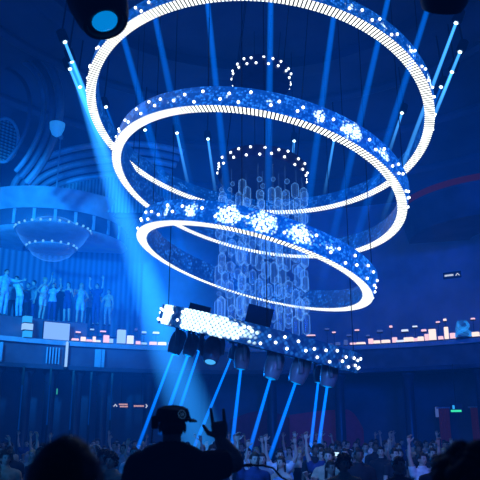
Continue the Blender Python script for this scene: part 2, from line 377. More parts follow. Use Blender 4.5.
for k, q in RINGS.items():
    Mx = ring_matrix(q); R, h, wd = q[4], q[5], q[6]
    root = empty('chandelier_ring' if k < 4 else 'dotted_drum_ring'); root.matrix_world = Mx; ring_roots[k] = (root, Mx)
    tag(root, RLAB[k], 'chandelier ring', 'rings of the hanging chandelier')
    bl = [(ring_angle(q, Mx, *p) * R, h * .5, ru * (.82 if k < 4 else .9), rv * .95, amp * 1.25) for p, ru, rv, amp in BLOBS[k]]
    link('led_band', band_mesh('led_band', R, 0, h, 192), led_mat('led_ring_%d' % k, bl, base=(1.0, 1.4, 1.7, .7)[k - 1], cell=.06 if k < 4 else .085, grid=(k == 4), glow_=(.34, .42, .5, .10)[k - 1]), root)
    link('inner_band', band_mesh('inner_band', R - wd, 0, h, 160), led_mat('led_inner_%d' % k, [], base=.7, cell=.075, glow_=.22), root)
    link('top_cover', band_mesh('top_cover', R, h, h, 160, R - wd), M['ring_case'], root)
    if k < 4:
        link('light_strip', band_mesh('light_strip', R, 0, 0, 192, R - wd), strip_mat('strip_%d' % k, .094), root)['label'] = 'glowing white underside strip of short bars'
    else:
        link('underside', band_mesh('underside', R, 0, 0, 160, R - wd), M['ring_case'], root)
    if k == 4:
        link('base_plate', MB().lathe([(R - wd, .02), (R - wd, .06), (.05, .06), (.05, .02)], 64).mesh('base_plate'), M['ring_case'], root)
        MB().box((.1, 1.6, h + .25), (.6, .4, .42)).build('control_box', M['black'], root, smooth=False)
        MB().box((1.5, 1.5, h + .08), (.5, .3, .16)).build('clamp', M['black'], root, smooth=False)
    # bulbs in two staggered rows on the outer face
    rnd = random.Random(k * 11); nb = {1: 48, 2: 44, 3: 36, 4: 44}[k]
    for row, zz in ((0, .3), (1, .68)):
        for i in range(nb):
            a = 2 * PI * (i + .5 * row + rnd.uniform(-.22, .22)) / nb; z = h * (zz + rnd.uniform(-.12, .12))
            link('lamp', lamp_me if k < 4 else lamp_small, None, root, ((R + .01) * math.cos(a), (R + .01) * math.sin(a), z))
    Mi = Mx.inverted()
    for i in range(4):
        a = D(45 + 90 * i + 12 * k); p = Vector(((R - wd / 2) * math.cos(a), (R - wd / 2) * math.sin(a), h)); wp = Mx @ p
        MB().tube([p, Mi @ Vector((wp.x, wp.y, 15.35))], .012, 6).build('cable', M['cable'], root)

# small dark drums with bulbs, and the crystal strands hung from the lower one
def drum(z, R, nb, name, label):
    n = Vector((.1, .14, 1)).normalized(); x = n.cross(Vector((0, 1, 0))).normalized(); y = n.cross(x)
    root = empty(name); root.matrix_world = Matrix.Translation((.6, 17, z)) @ Matrix((x, y, n)).transposed().to_4x4()
    tag(root, label, 'light drum')
    MB().lathe([(R - .2, 0), (R, 0), (R, .36), (R - .2, .36)], 64).build('drum_case', M['ring_case'], root)
    rnd = random.Random(nb)
    for row, zz in ((0, .08), (1, .28)):
        for i in range(nb):
            a = 2 * PI * (i + .5 * row + rnd.uniform(-.2, .2)) / nb
            link('lamp', lamp_small, None, root, ((R + .01) * math.cos(a), (R + .01) * math.sin(a), zz + rnd.uniform(-.05, .05)))
    for i in range(3):
        a = 2 * PI * i / 3 + .4; MB().tube([((R - .1) * math.cos(a), (R - .1) * math.sin(a), .3), ((R - .1) * math.cos(a), (R - .1) * math.sin(a), 15.3 - z)], .012, 6).build('cable', M['cable'], root)
    return root
drum(12.05, .84, 18, 'dotted_light_drum', 'small dark drum dotted with bulbs inside the largest ring, above the second ring')
dr = drum(9.1, 1.22, 22, 'crystal_drum', 'wider dark drum dotted with bulbs, with crystal strands hanging below it')
dr['category'] = 'crystal chandelier'
DMI = dr.matrix_world.inverted() if False else None
bpy.context.view_layer.update()
DMI = dr.matrix_world.inverted()
rnd = random.Random(3)
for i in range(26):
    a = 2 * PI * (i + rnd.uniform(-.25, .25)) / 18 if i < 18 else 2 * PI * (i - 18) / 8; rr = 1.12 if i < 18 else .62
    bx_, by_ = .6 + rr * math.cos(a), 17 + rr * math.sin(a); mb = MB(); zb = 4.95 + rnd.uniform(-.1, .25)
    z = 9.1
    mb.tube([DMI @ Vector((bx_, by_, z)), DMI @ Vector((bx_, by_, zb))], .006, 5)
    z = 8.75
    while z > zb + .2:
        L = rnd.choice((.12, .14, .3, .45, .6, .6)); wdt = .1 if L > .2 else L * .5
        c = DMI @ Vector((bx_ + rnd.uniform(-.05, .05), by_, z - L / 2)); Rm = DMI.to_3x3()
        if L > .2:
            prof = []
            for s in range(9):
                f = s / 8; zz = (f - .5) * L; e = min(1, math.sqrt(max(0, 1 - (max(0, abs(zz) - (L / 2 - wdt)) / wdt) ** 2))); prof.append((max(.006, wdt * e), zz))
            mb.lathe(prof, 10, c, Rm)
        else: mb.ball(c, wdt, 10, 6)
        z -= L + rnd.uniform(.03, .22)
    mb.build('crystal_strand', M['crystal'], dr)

# ------------------------------------------------------------------ beams and lamps
def beam_mesh(name, L, r0, r1, n=24):
    me = bpy.data.meshes.new(name); vs = []; fs = []; S = 12
    for s in range(S + 1):
        f = s / S; r = r0 + (r1 - r0) * f
        for k in range(n): vs.append((r * math.cos(2 * PI * k / n), r * math.sin(2 * PI * k / n), -L * f))
    for s in range(S):
        for k in range(n):
            a, b = s * n + k, s * n + (k + 1) % n; fs.append((a, b, b + n, a + n))
    me.from_pydata(vs, [], fs); uv = me.uv_layers.new(name='UVMap')
    for p in me.polygons:
        for li, vi in zip(p.loop_indices, p.vertices): uv.data[li].uv = (0, (vi // n) / S)
    me.update(); me.shade_smooth(); return me
def aim(root, p, target):
    d = (Vector(target) - Vector(p)).normalized(); root.location = p
    root.rotation_euler = (-d).to_track_quat('Z', 'Y').to_euler()      # local -z points along the beam
    return root
def ceiling_beam(p, target, L, r0, r1, mat, label, lens_r=.06):
    root = aim(empty('ceiling_spotlight'), p, target); tag(root, label, 'spotlight', 'beam lights round the ceiling')
    MB().lathe([(.1, .42), (.15, .38), (.15, .05), (.12, 0), (.09, 0), (.09, .03)], 16).build('housing', M['black'], root)
    MB().ball((0, 0, -.005), (lens_r, lens_r, .03), 14, 6).build('lens', M['lens'], root)
    # bracket up to the ceiling
    bpy.context.view_layer.update(); mi = root.matrix_world.inverted()
    R = math.hypot(p[0] - HC[0], p[1] - HC[1])
    zc = np.interp(R, [d_[0] for d_ in dome[::-1]], [d_[1] for d_ in dome[::-1]])
    MB().tube([Vector((0, 0, .3)), mi @ Vector((p[0], p[1], max(p[2] + .5, zc + .02)))], .03, 6).build('hanger_pole', M['black'], root)
    link('light_shaft', beam_mesh('light_shaft', L, r0, r1), mat, root)['label'] = 'blue shaft of light in the haze'
    return root
TGT = (.55, 17, 0)
far = [((65, 42), 4.6, 'far'), ((70, 69), 4.2, 'far'), ((80, 87), 3.4, 'far'), ((106, 107), 4.0, 'near'), ((177, 133), 3.6, 'far'), ((208, 139), 3.8, 'far'),
       ((294, 141), 2.2, 'far'), ((334, 140), 3.6, 'far'), ((402, 113), 2.6, 'far'), ((441, 87), 2.0, 'near'), ((452, 72), 3.4, 'far'), ((460, 52), 2.6, 'far'), ((456, 23), 6.5, 'far'), ((145, 130), 2.2, 'near')]
ORD = ['leftmost', 'second from left', 'third from left', 'fourth from left', 'fifth from left', 'sixth from left', 'seventh from left', 'eighth from left', 'ninth from left', 'tenth from left', 'eleventh from left', 'twelfth from left', 'thirteenth from left', 'rightmost']
far.sort(key=lambda f: f[0][0])
for i, ((px, py), L, kind) in enumerate(far):
    p = at_z(px, py, 13.5)
    ceiling_beam(p, TGT, L, .045, .075, M['beam_far'] if kind == 'far' else M['beam_near'], 'small bright ceiling lamp with blue shaft, %s on the far arc' % ORD[i])
nearb = [((92, -75), 9.5), ((140, -55), 7.0), ((200, -70), 9.6), ((272, -85), 9.6), ((346, -75), 9.6), ((404, -70), 9.6), ((452, -70), 9.6)]
nearb.sort(key=lambda f: f[0][0])
for i, ((px, py), L) in enumerate(nearb):
    p = at_z(px, py, 13.8)
    ceiling_beam(p, TGT, L, .06, .12, M['beam_near'], 'soft broad blue shaft from a ceiling lamp, %s of these' % ORD[i])
# broad shaft at the left
p = at_z(62, 40, 13.4) ; p = at_z(72, 62, 13.4)
tgt = at(176, 372, 21.0)
ceiling_beam(p, tgt, 17.5, .12, 1.25, M['beam_wide'], 'wide hazy blue shaft sweeping down beside the left of the rings')

# moving heads below the lowest ring
def moving_head_parts(root, s=1.0, lens='lens_blue', tilt=None, detail=18):
    # root local -z = beam direction; returns nothing. head is a rounded barrel with a lens
    MB().lathe([(.05 * s, .40 * s), (.13 * s, .37 * s), (.19 * s, .26 * s), (.215 * s, .1 * s), (.21 * s, -.08 * s), (.18 * s, -.24 * s), (.155 * s, -.3 * s), (.13 * s, -.3 * s), (.125 * s, -.27 * s)], detail).build('lamp_head', M['head_shell'], root)
    MB().ball((0, 0, -.275 * s), (.125 * s, .125 * s, .045 * s), 16, 8).build('lens', M[lens], root)
def hung_head(p, target, label, yoke_up, s=1.0, L=0, r0=.07, r1=.1, lens='lens_blue', group='moving head lights under the lowest ring', mat='beam_down', shell='head_shell', lr=.125):
    root = empty('moving_head_light', p); tag(root, label, 'moving head light', group)
    d = (Vector(target) - Vector(p)).normalized(); q = (-d).to_track_quat('Z', 'Y')
    tmp = empty('tmp'); hd_me = []
    def part(name, mb, mat, rot=None):
        o = mb.build(name, M[mat], root); 
        if rot is not None: o.rotation_euler = rot
        return o
    e = q.to_euler()
    part('lamp_head', MB().lathe([(.05 * s, .36 * s), (.13 * s, .33 * s), (.19 * s, .24 * s), (.215 * s, .1 * s), (.21 * s, -.08 * s), (.18 * s, -.24 * s), (.155 * s, -.3 * s), (.13 * s, -.3 * s), (.125 * s, -.27 * s), (lr * s, -.268 * s)], 28), shell, e)
    part('lens', MB().ball((0, 0, -.275 * s), (lr * s, lr * s, .045 * s), 20, 8), lens, e)
    ya = math.atan2(d.y, d.x)
    Rz = Matrix.Rotation(ya + PI / 2, 3, 'Z')
    yk = MB()
    for sx in (-1, 1):
        pts = [Rz @ Vector((sx * .25 * s, 0, -.06 * s)), Rz @ Vector((sx * .27 * s, 0, .15 * s)), Rz @ Vector((sx * .24 * s, 0, .42 * s)), Rz @ Vector((sx * .1 * s, 0, .48 * s))]
        yk.tube(pts, [.05 * s, .055 * s, .05 * s, .05 * s], 8, round_=True)
    part('yoke', yk, shell)
    part('base', MB().lathe([(.2 * s, .46 * s), (.23 * s, .5 * s), (.23 * s, .62 * s), (.18 * s, .66 * s)], 20), shell)
    part('hanger_pole', MB().tube([(0, 0, .64 * s), (0, 0, yoke_up)], .035 * s, 8), 'black')
    bpy.data.objects.remove(tmp)
    if L:
        o = link('light_shaft', beam_mesh('light_shaft', L, r0, r1), M[mat], root, (d * .3 * s), e); o['label'] = 'blue shaft of light in the haze'
    return root
root4, M4 = ring_roots[4]
q4 = RINGS[4]
def ring4_z(x, y):   # underside height of the lowest ring above point
    n = Vector((q4[2], q4[3], 1)); return q4[1] - (n.x * (x - q4[0]) + n.y * (y - 17))
HEADS = [  # start px, end px, side(-1 near/+1 far), size, label
    ((177, 343), (135, 455), 1, 1.0), ((191, 346), (163, 425), -1, .8), ((201, 345), (176, 420), 1, .55), ((212, 351), (208, 375), -1, 1.0), ((233, 353), (193, 450), 1, .6), ((242, 358), (231, 455), -1, .85),
    ((274, 366), (249, 452), -1, 1.0), ((300, 370), (268, 462), -1, 1.05), ((319, 375), (308, 470), 1, .7), ((329, 374), (315, 470), -1, 1.0)]
for i, (a, b, side, s) in enumerate(HEADS):
    wx = q4[0] + (a[0] - 256) / FPX * 17.4
    off = math.sqrt(max(.05, 2.3 ** 2 - (wx - q4[0]) ** 2)) * (.75 if side < 0 else .8)
    Y = 17 + side * off
    p = at(a[0], a[1], Y); e = at(b[0], b[1], Y + random.uniform(-.3, .3))
    up = ring4_z(p.x, p.y) + .05 - p.z
    L = (e - p).length
    hung_head(p, e, 'moving head light under the lowest ring, %s of the row' % (ORD[i] if i < 9 else 'rightmost'), max(up, .5 * s), s, L if i != 3 else 0, .035 * (1 if s > .6 else .85), .058, 'lens_cyan' if i in (3,) else 'lens_blue')
# foreground moving heads, top of frame
def near_head(px, py, Y, target, s, label, lens):
    p = at(px, py, Y); r = hung_head(p, target, label, 15.3 - p.z, s, 0, lens=lens, group=None, shell='head_dark', lr=.09); return r
near_head(95, -8, 4.6, at(95, -8, 4.6) + UP * -.85 - FW * .36 + Vector((.32, 0, 0)), 1.15, 'large black moving head light with blue lens, close up at top left', 'lens_blue')
near_head(449, -32, 4.6, at(449, -32, 4.6) + UP * -.8 + FW * .55, 1.1, 'large black moving head light cut by the top edge at right', 'lens_blue')

# ------------------------------------------------------------------ people
def skin_mat():
    m, t, o = nt('skin'); b = N(t, 'ShaderNodeBsdfPrincipled'); b.inputs['Roughness'].default_value = .5
    a = N(t, 'ShaderNodeAttribute', attribute_name='Col'); t.links.new(a.outputs['Color'], b.inputs['Base Color']); t.links.new(b.outputs[0], o.inputs['Surface']); return m
M['skin'] = skin_mat()
CLOTH = {'white': (.75, .78, .8), 'black': (.015, .015, .02), 'grey': (.25, .26, .28), 'pale blue': (.4, .55, .75), 'dark blue': (.03, .05, .16), 'red': (.45, .04, .05), 'silver': (.6, .62, .66), 'tan': (.5, .38, .25)}
for k_, c_ in CLOTH.items(): M['cloth_' + k_] = surf('cloth_' + k_.replace(' ', '_'), c_, .8, var=.25, scale=9, bump=.3)
HAIRC = {'black': (.012, .01, .01), 'brown': (.05, .028, .015), 'blond': (.45, .33, .16)}
for k_, c_ in HAIRC.items(): M['hair_' + k_] = surf('hair_' + k_, c_, .5, var=.4, scale=30, bump=.5)
SKIN = {'light': (.62, .42, .32), 'mid': (.42, .26, .18), 'dark': (.16, .09, .06)}

def head_grid(n=30, m=22):
    out = []
    for i in range(m + 1):
        ph = -PI / 2 + PI * min(max(i, .15), m - .15) / m
        for k in range(n): th = 2 * PI * k / n; out.append((math.cos(ph) * math.cos(th), math.cos(ph) * math.sin(th), math.sin(ph)))
    return out
def head_pt(d, infl=0.0):
    x, y, z = d
    g = lambda cx, cz, s: math.exp(-(((x - cx) / s) ** 2 + ((z - cz) / s) ** 2))
    rx, ry, rz = .076 + infl, .096 + infl, .118 + infl
    px, py, pz = x * rx, y * ry, z * rz
    if z < 0:
        px *= 1 - .26 * (-z) ** 1.4; py *= 1 - .18 * (-z) ** 1.2
        if y < 0: py -= .016 * (-z) * max(0, -y)
        else: py *= 1 - .25 * (-z)
    if y < 0 and infl < .004:
        py *= .95
        f = max(0, -y) ** .5
        py -= f * (.024 * g(0, -.16, .13) + .010 * g(0, .02, .12) - .008 * g(.36, .06, .16) - .008 * g(-.36, .06, .16) + .006 * g(.3, .24, .2) + .006 * g(-.3, .24, .2) + .007 * g(0, -.46, .18) + .008 * g(0, -.85, .25))
    return Vector((px, py, pz + (.01 if z < 0 else 0)))
GRID = head_grid()
def add_head(mb, Mh, infl=0, ears=True):
    n, m = 30, 22; b = len(mb.v)
    mb.loft([[Mh @ head_pt(GRID[i * n + k], infl) for k in range(n)] for i in range(m + 1)])
    if ears:
        for s in (-1, 1): mb.ball(Mh @ Vector((s * .079, .008, -.005)), (.010, .02, .033), 10, 8, Mh.to_3x3())
    return b
def hair_mesh(Mh, style, seed=0):
    n, m = 30, 22; rn = random.Random(seed); mb = MB()
    amp = {'short': .004, 'curly': .012, 'long': .005, 'crop': .002, 'bun': .003}[style]; base = {'short': .014, 'curly': .03, 'long': .016, 'crop': .006, 'bun': .012}[style]
    vs = []
    for (x, y, z) in GRID:
        q = base + rn.uniform(-amp, amp); p = head_pt((x, y, z), max(.0045, q))
        vs.append(Mh @ p)
    keep = []
    for i in range(m):
        for k in range(n):
            a, b_ = i * n + k, i * n + (k + 1) % n
            c = [(GRID[j]) for j in (a, b_, b_ + n, a + n)]
            x = sum(v[0] for v in c) / 4; y = sum(v[1] for v in c) / 4; z = sum(v[2] for v in c) / 4
            lim = .5 if y < -.55 else (.18 if y < -.1 else (-.3 if y < .3 else (-.62 if style != 'crop' else -.45)))
            if z > lim: keep.append((a, b_, b_ + n, a + n))
    mb.add(vs, keep)
    if style == 'long':
        rings = []
        for j in range(7):
            f = j / 6; z = .05 - .36 * f; wx = .085 + .02 * f - .02 * f * f; yb = .085 + .035 * f
            rings.append([Mh @ Vector((wx * math.cos(a), .02 + yb * math.sin(a) * (.9) + rn.uniform(-.004, .004), z)) for a in [D(-15) + D(210) * q / 12 for q in range(13)]] + [Mh @ Vector((wx * .8 * math.cos(a), .02 + (yb - .03) * math.sin(a), z)) for a in [D(195) - D(210) * q / 12 for q in range(13)]])
        mb.loft(rings)
    if style == 'bun': mb.ball(Mh @ Vector((0, .07, .1)), (.045, .045, .04), 12, 8)
    if style == 'curly':
        for q in range(90):
            d = Vector((rn.gauss(0, 1), rn.gauss(.5, 1), rn.gauss(.7, .8))).normalized()
            if (d.y < -.3 and d.z < .5) or d.z < -.4: continue
            mb.ball(Mh @ head_pt(d, .03), rn.uniform(.014, .026), 7, 5)
    return mb
def add_hand(mb, wrist, dirv, normal, side, curls=(.5, .5, .55, .6), thumb=.6, s=1.0, n=7):
    # dirv: fingers; normal: out of the palm; side=+1 puts the thumb on +across
    dv = Vector(dirv).normalized(); nv = Vector(normal); nv = (nv - dv * nv.dot(dv)).normalized(); ac = dv.cross(nv) * side
    W = Vector(wrist)
    rings = []
    for f, w_, t_ in ((-.02, .024, .019), (.012, .030, .018), (.045, .040, .016), (.08, .042, .014), (.096, .036, .009)):
        rings.append([W + dv * f * s + ac * (w_ * s * math.cos(a)) + nv * (t_ * s * math.sin(a)) for a in [2 * PI * k / 12 for k in range(12)]])
    mb.loft(rings)
    for off, L, c in zip((.030, .010, -.010, -.029), (.078, .088, .082, .064), curls):
        p = W + dv * .085 * s + ac * off * s; pts = [p]; ang = c * .35; d0 = (dv + ac * off * (2.5 if s < 1.2 else 1.2)).normalized()
        for q, seg in enumerate((.45, .31, .24)):
            ang += c * (.35 + .45 * (q > 0)) * 1.1
            dd = d0 * math.cos(ang) + nv * math.sin(ang); pts.append(pts[-1] + dd * L * seg * s)
        mb.tube(pts, [.0098 * s, .0092 * s, .0085 * s, .0075 * s], n, round_=True)
    p = W + dv * .03 * s + ac * .03 * s
    d1 = (dv * .5 + ac * .8 + nv * .2).normalized(); d2 = (dv * .75 + ac * (1.0 - thumb) + nv * (.2 + .5 * thumb)).normalized()
    mb.tube([p - ac * .012 * s, p + d1 * .035 * s, p + d1 * .035 * s + d2 * .03 * s, p + d1 * .035 * s + d2 * .055 * s], [.015 * s, .0125 * s, .0105 * s, .0085 * s], n, round_=True)

ARMS = {  # directions of upper arm and forearm for the arm on +x (x mirrored for the other)
    'down': ((.2, .05, -1), (.1, -.25, -1)), 'drink': ((.25, .05, -1), (-.35, -1, .35)), 'up': ((.5, -.25, .9), (-.15, -.2, 1)), 'high': ((.3, -.1, 1), (.05, -.1, 1)),
    'phone': ((.3, -.9, -.15), (-.15, -.6, 1)), 'wide': ((1, -.15, .1), (.5, -.3, .8)), 'hip': ((.6, .2, -.8), (-.7, -.4, -.55)), 'reach': ((.5, -.8, -.2), (.3, -1, .15)), 'bent': ((.45, -.1, -.8), (.1, -.7, .75))}
PERSON_N = [0]
def remesh(mb, vox, smooth=3):
    me = mb.mesh('tmp'); o = bpy.data.objects.new('tmp', me); COL.objects.link(o)
    md = o.modifiers.new('r', 'REMESH'); md.mode = 'VOXEL'; md.voxel_size = vox; md.use_smooth_shade = True
    bpy.context.view_layer.update(); dg = bpy.context.evaluated_depsgraph_get()
    out = bpy.data.meshes.new_from_object(o.evaluated_get(dg)); bpy.data.objects.remove(o); bpy.data.meshes.remove(me)
    bm = bmesh.new(); bm.from_mesh(out)
    for _ in range(smooth): bmesh.ops.smooth_vert(bm, verts=bm.verts, factor=.5, use_axis_x=True, use_axis_y=True, use_axis_z=True)
    bm.normal_update(); V = np.array([v.co[:] for v in bm.verts]); NO = np.array([v.normal[:] for v in bm.verts]); Fs = [tuple(v.index for v in f.verts) for f in bm.faces]
    bm.free(); bpy.data.meshes.remove(out); return V, NO, Fs
def person(h=1.75, female=False, arms=('down', 'down'), top='black', legs='dark blue', dress=None, hair='short', hairc='black', skin='light', turn=0, nod=0, lean=(0, 0), vox=.02, sleeves=.55, stance=.11, bend=0, hands=((.5, .5, .55, .6), (.5, .5, .55, .6)), extra=None, arm_pts=None, seed=1, fat=1.0, armk=1.0, handk=1.0, sw_=None, name='person'):
    s = h / 1.75; sw = sw_ or (.175 if female else .2) * s * fat
    pel = Vector((0, 0, .93 * s)); neck = Vector((lean[0], lean[1], 1.47 * s)); headc = neck + Vector((lean[0] * .3, lean[1] * .3 - .015, .165 * s))
    up = (neck - pel).normalized(); mb = MB(); segs = []
    hipw = (.172 if female else .16) * fat; wai = (.118 if female else .14) * fat; che = (.145 if female else .17) * fat
    st = [(-.16, .07, .06), (-.1, .125, .09), (0, hipw, .115 * fat), (.2, hipw * .93, .11 * fat), (.42, wai, .092 * fat), (.68, che, .11 * fat), (.86, che * 1.02, .1 * fat), (.97, .11 * fat, .075), (1.05, .055, .055)]
    rings = []
    for f, rx, ry in st:
        c = pel.lerp(neck, f); rings.append([c + Vector((rx * s * math.cos(a), ry * s * math.sin(a) - (.012 * s if .5 < f < .9 else 0), 0)) for a in [2 * PI * k / 20 for k in range(20)]])
    mb.loft(rings); segs.append(('torso', pel - up * .1, neck - up * .03))
    if female:
        for x in (-1, 1): mb.ball(pel.lerp(neck, .66) + Vector((x * .065 * s, -.085 * s, 0)), (.055 * s, .05 * s, .055 * s), 12, 8)
    mb.tube([neck - up * .05, headc - Vector((0, -.012, .05))], [.064 * s * fat, .054 * s * fat], 12, round_=True); segs.append(('neck', neck + up * .02, headc))
    hand_jobs = []
    for x, arm, hc in ((-1, arms[0], hands[0]), (1, arms[1], hands[1])):
        sh = neck + Vector((x * sw, 0, -.075 * s)); u, f = [Vector((a[0] * x, a[1], a[2])).normalized() for a in ARMS[arm]] if arm in ARMS else (None, None)
        if arm_pts and x in arm_pts: el, wr = [Vector(p) for p in arm_pts[x][:2]]
        else: el = sh + u * .29 * s; wr = el + f * .25 * s
        fd = (wr - el).normalized()
        mb.tube([neck + Vector((x * .05, 0, -.035 * s)), sh + Vector((0, 0, 0))], [.06 * s, .062 * s * (.85 if female else 1.0)], 12, round_=True)
        k = (.82 if female else 1.0) * s * (fat * .5 + .5) * armk
        mb.tube([sh, sh.lerp(el, .4), el], [.056 * k, .052 * k, .041 * k], 12, round_=True)
        mb.tube([el, el.lerp(wr, .3), wr], [.042 * k, .043 * k, .028 * k], 12, round_=True)
        if sw_: mb.tube([neck + Vector((x * .02, .01, .02 * s)), neck + Vector((x * .12, .01, -.02 * s)), sh + Vector((0, .01, .0))], [.06 * s, .062 * s, .064 * s], 12, round_=True)
        segs += [('uarm', sh, el), ('farm', el, wr)]
        nrm = Vector((0, -1, .2)) if fd.z > .3 else Vector((-x, 0, 0))
        if arm_pts and x in arm_pts and len(arm_pts[x]) > 2: fd = (Vector(arm_pts[x][2]) - wr).normalized()
        hand_jobs.append((wr, fd, nrm, x, hc, handk * s * (.92 if female else 1)))
    for x in (-1, 1):
        hip = pel + Vector((x * .09 * s, 0, -.04 * s)); an = Vector((x * stance, .02, .075 * s)); kn = hip.lerp(an, .5) + Vector((x * .01, -.03 - bend, 0))
        mb.tube([hip, hip.lerp(kn, .45), kn], [.088 * s, .078 * s, .056 * s], 14, round_=True)
        mb.tube([kn, kn.lerp(an, .35) + Vector((0, .012, 0)), an], [.055 * s, .057 * s, .036 * s], 14, round_=True)
        mb.loft([[Vector((an.x + x * .01 * f_ + wx * math.cos(a), an.y + yy, zz + hz * math.sin(a))) for a in [2 * PI * k_ / 12 for k_ in range(12)]] for f_, yy, wx, zz, hz in ((0, .07, .02, .04, .025), (0, .05, .036, .045, .043), (.3, -.03, .04, .045, .045), (.7, -.11, .046, .034, .033), (1, -.17, .035, .025, .022), (1, -.19, .012, .02, .012))])
        segs += [('thigh', hip, kn), ('shin', kn, an)]
    V, NO, Fs = remesh(mb, vox)
    # nearest segment per vertex
    best = np.full(len(V), 1e9); which = np.zeros(len(V), int); par = np.zeros(len(V))
    for i, (nm, a, b_) in enumerate(segs):
        a = np.array(a[:]); b_ = np.array(b_[:]); d = b_ - a; tt = np.clip(((V - a) @ d) / (d @ d), 0, 1)
        dist = np.linalg.norm(V - (a + tt[:, None] * d), axis=1) - {'torso': .085 * s, 'neck': .02}.get(nm, .03)
        u_ = dist < best; best[u_] = dist[u_]; which[u_] = i; par[u_] = tt[u_]
    kind = np.array([q[0] for q in segs])[which]
    body = MB(); body.v = [tuple(v) for v in V]; body.f = list(Fs)
    nbody = len(V)
    Mh = Matrix.Translation(headc) @ Matrix.Rotation(turn, 4, 'Z') @ Matrix.Rotation(nod, 4, 'X') @ Matrix.Scale(s * .97, 4)
    hb = add_head(body, Mh); he = len(body.v)
    for j in hand_jobs: add_hand(body, j[0], j[1], j[2], -j[3], j[4], .6, j[5])
    if extra: extra(body)
    me = body.mesh(name + '_body'); me.materials.append(M['skin'])
    sc_ = SKIN[skin]; ca = me.color_attributes.new('Col', 'FLOAT_COLOR', 'POINT'); buf = np.ones((len(me.vertices), 4), np.float32); buf[:, :3] = sc_
    for i, g in enumerate(GRID):
        x, y, z = g
        if y < -.5:
            for ex in (-.34, .34):
                if (x - ex) ** 2 / .02 + (z - .07) ** 2 / .006 < 1: buf[hb + i, :3] = (.02, .015, .012)
                if abs(x - ex) < .19 and abs(z - .26) < .05: buf[hb + i, :3] = [c * .3 for c in sc_]
            if abs(x) < .24 and abs(z + .46) < .07: buf[hb + i, :3] = (sc_[0] * .75, sc_[1] * .35, sc_[2] * .35)
    # shoes-dark feet
    ft = (V[:, 2] < .085 * s); buf[:nbody][ft, :3] = (.02, .02, .025)
    ca.data.foreach_set('color', buf.ravel())
    root = link(name, me); PERSON_N[0] += 1
    def garment(nm, mask, off, mat):
        fs = [f for f in Fs if all(mask[i] for i in f)]
        if not fs: return
        ids = sorted({i for f in fs for i in f}); mp = {a: b_ for b_, a in enumerate(ids)}
        g = MB(); g.add(V[ids] + NO[ids] * off, [tuple(mp[i] for i in f) for f in fs])
        me_ = g.mesh(nm); link(nm, me_, M['cloth_' + mat], root)
    torso = kind == 'torso'; ua = (kind == 'uarm') & (par < sleeves); z0 = V[:, 2]
    fa = (kind == 'farm') & (par < sleeves - 1)
    legm = ((kind == 'thigh') | ((kind == 'shin') & (par < .93)) | torso & (z0 < 1.02 * s)) & (V[:, 2] > .1 * s)
    if dress:
        garment('dress', ((torso & (z0 < 1.4 * s)) | ((kind == 'thigh') & (par < .75)) ), .014, dress)
    else:
        garment('shirt', torso & (z0 > .9 * s) | ua | fa | ((kind == 'thigh') & (z0 > .9 * s)), .016, top)
        garment('trousers', legm, .009, legs)
    if hair: 
        hm = hair_mesh(Mh, hair, seed).mesh('hair'); link('hair', hm, M['hair_' + hairc], root)
    root['_Mh'] = 0; del root['_Mh']
    return root, Mh, hand_jobs

# --- the DJ, seen from behind, right hand up in a horned sign
def horns(body): pass
DJ_P = Vector((-.425, 4.3, .85))
def dj_local(px, py, Y):      # world point -> DJ local (he faces +y, so x and y flip)
    p = at(px, py, Y) - DJ_P; return Vector((-p.x, -p.y, p.z))
el = dj_local(234, 462, 4.42); wr = dj_local(221, 441, 4.5)
dj, MhD, hj = person(1.78, arms=('x', 'drink'), top='black', legs='black', hair='crop', hairc='black', skin='mid', turn=D(8), vox=.009, sleeves=.75, stance=.16, fat=1.06, armk=1.5, handk=1.28, sw_=.19,
                     arm_pts={-1: (el, wr, dj_local(217.5, 412, 4.52))}, hands=((.0, 2.1, 2.1, .0), (.6, .6, .6, .6)), seed=5)
# (palm faces away from the camera)
dj.location = DJ_P; dj.rotation_euler = (0, 0, PI)
tag(dj, 'person in black seen from behind, wearing a cap, raising one hand in a horned sign', 'person')
mat_cap = surf('cap_cloth', (.012, .013, .018), .75, var=.3, scale=20)
cp = MB(); rings = []
for f, rr, zz, oy in ((0, .096, .03, 0), (.3, .106, .05, .0), (.6, .110, .08, .0), (.85, .099, .108, 0), (.97, .06, .125, 0), (1, .01, .129, 0)):
    rings.append([MhD @ Vector((rr * .98 * math.cos(a), rr * 1.08 * math.sin(a) + oy, zz + .007 * math.sin(a * 2 + 1) * (f > .2))) for a in [2 * PI * k / 32 for k in range(32)]])
cp.loft(rings); cap_o = cp.build('cap', mat_cap, dj)
br = MB(); ringsb = []
for q in range(9):          # peak of the cap, turned to his right
    a = D(180 - 42 + q * 10.5); ringsb.append([MhD @ Vector((r_ * math.cos(a), r_ * 1.08 * math.sin(a), z_)) for r_, z_ in ((.09, .056), (.14, .05), (.158, .038), (.156, .030), (.138, .040), (.09, .042))])
br.loft(ringsb); br.build('peak', mat_cap, cap_o)
bd = MB(); ba = D(118)
bc = Vector((.108 * math.cos(ba), .118 * math.sin(ba), .075)); bn = Vector((math.cos(ba), math.sin(ba), .25)).normalized(); bu = Vector((0, 0, 1)); bxx = bu.cross(bn).normalized(); bu = bn.cross(bxx)
bd.tube([MhD @ (bc + bn * .006 + bxx * .026 * math.cos(a) + bu * .026 * math.sin(a)) for a in [2 * PI * k / 24 for k in range(25)]], .0022, 6)
bd.tube([MhD @ (bc + bn * .006 + bxx * x_ + bu * z_) for x_, z_ in ((-.008, .012), (-.008, -.01), (.002, -.01), (.002, .006))], .002, 5)
bd.tube([MhD @ (bc + bn * .006 + bxx * x_ + bu * z_) for x_, z_ in ((.009, .012), (.009, -.01))], .002, 5)
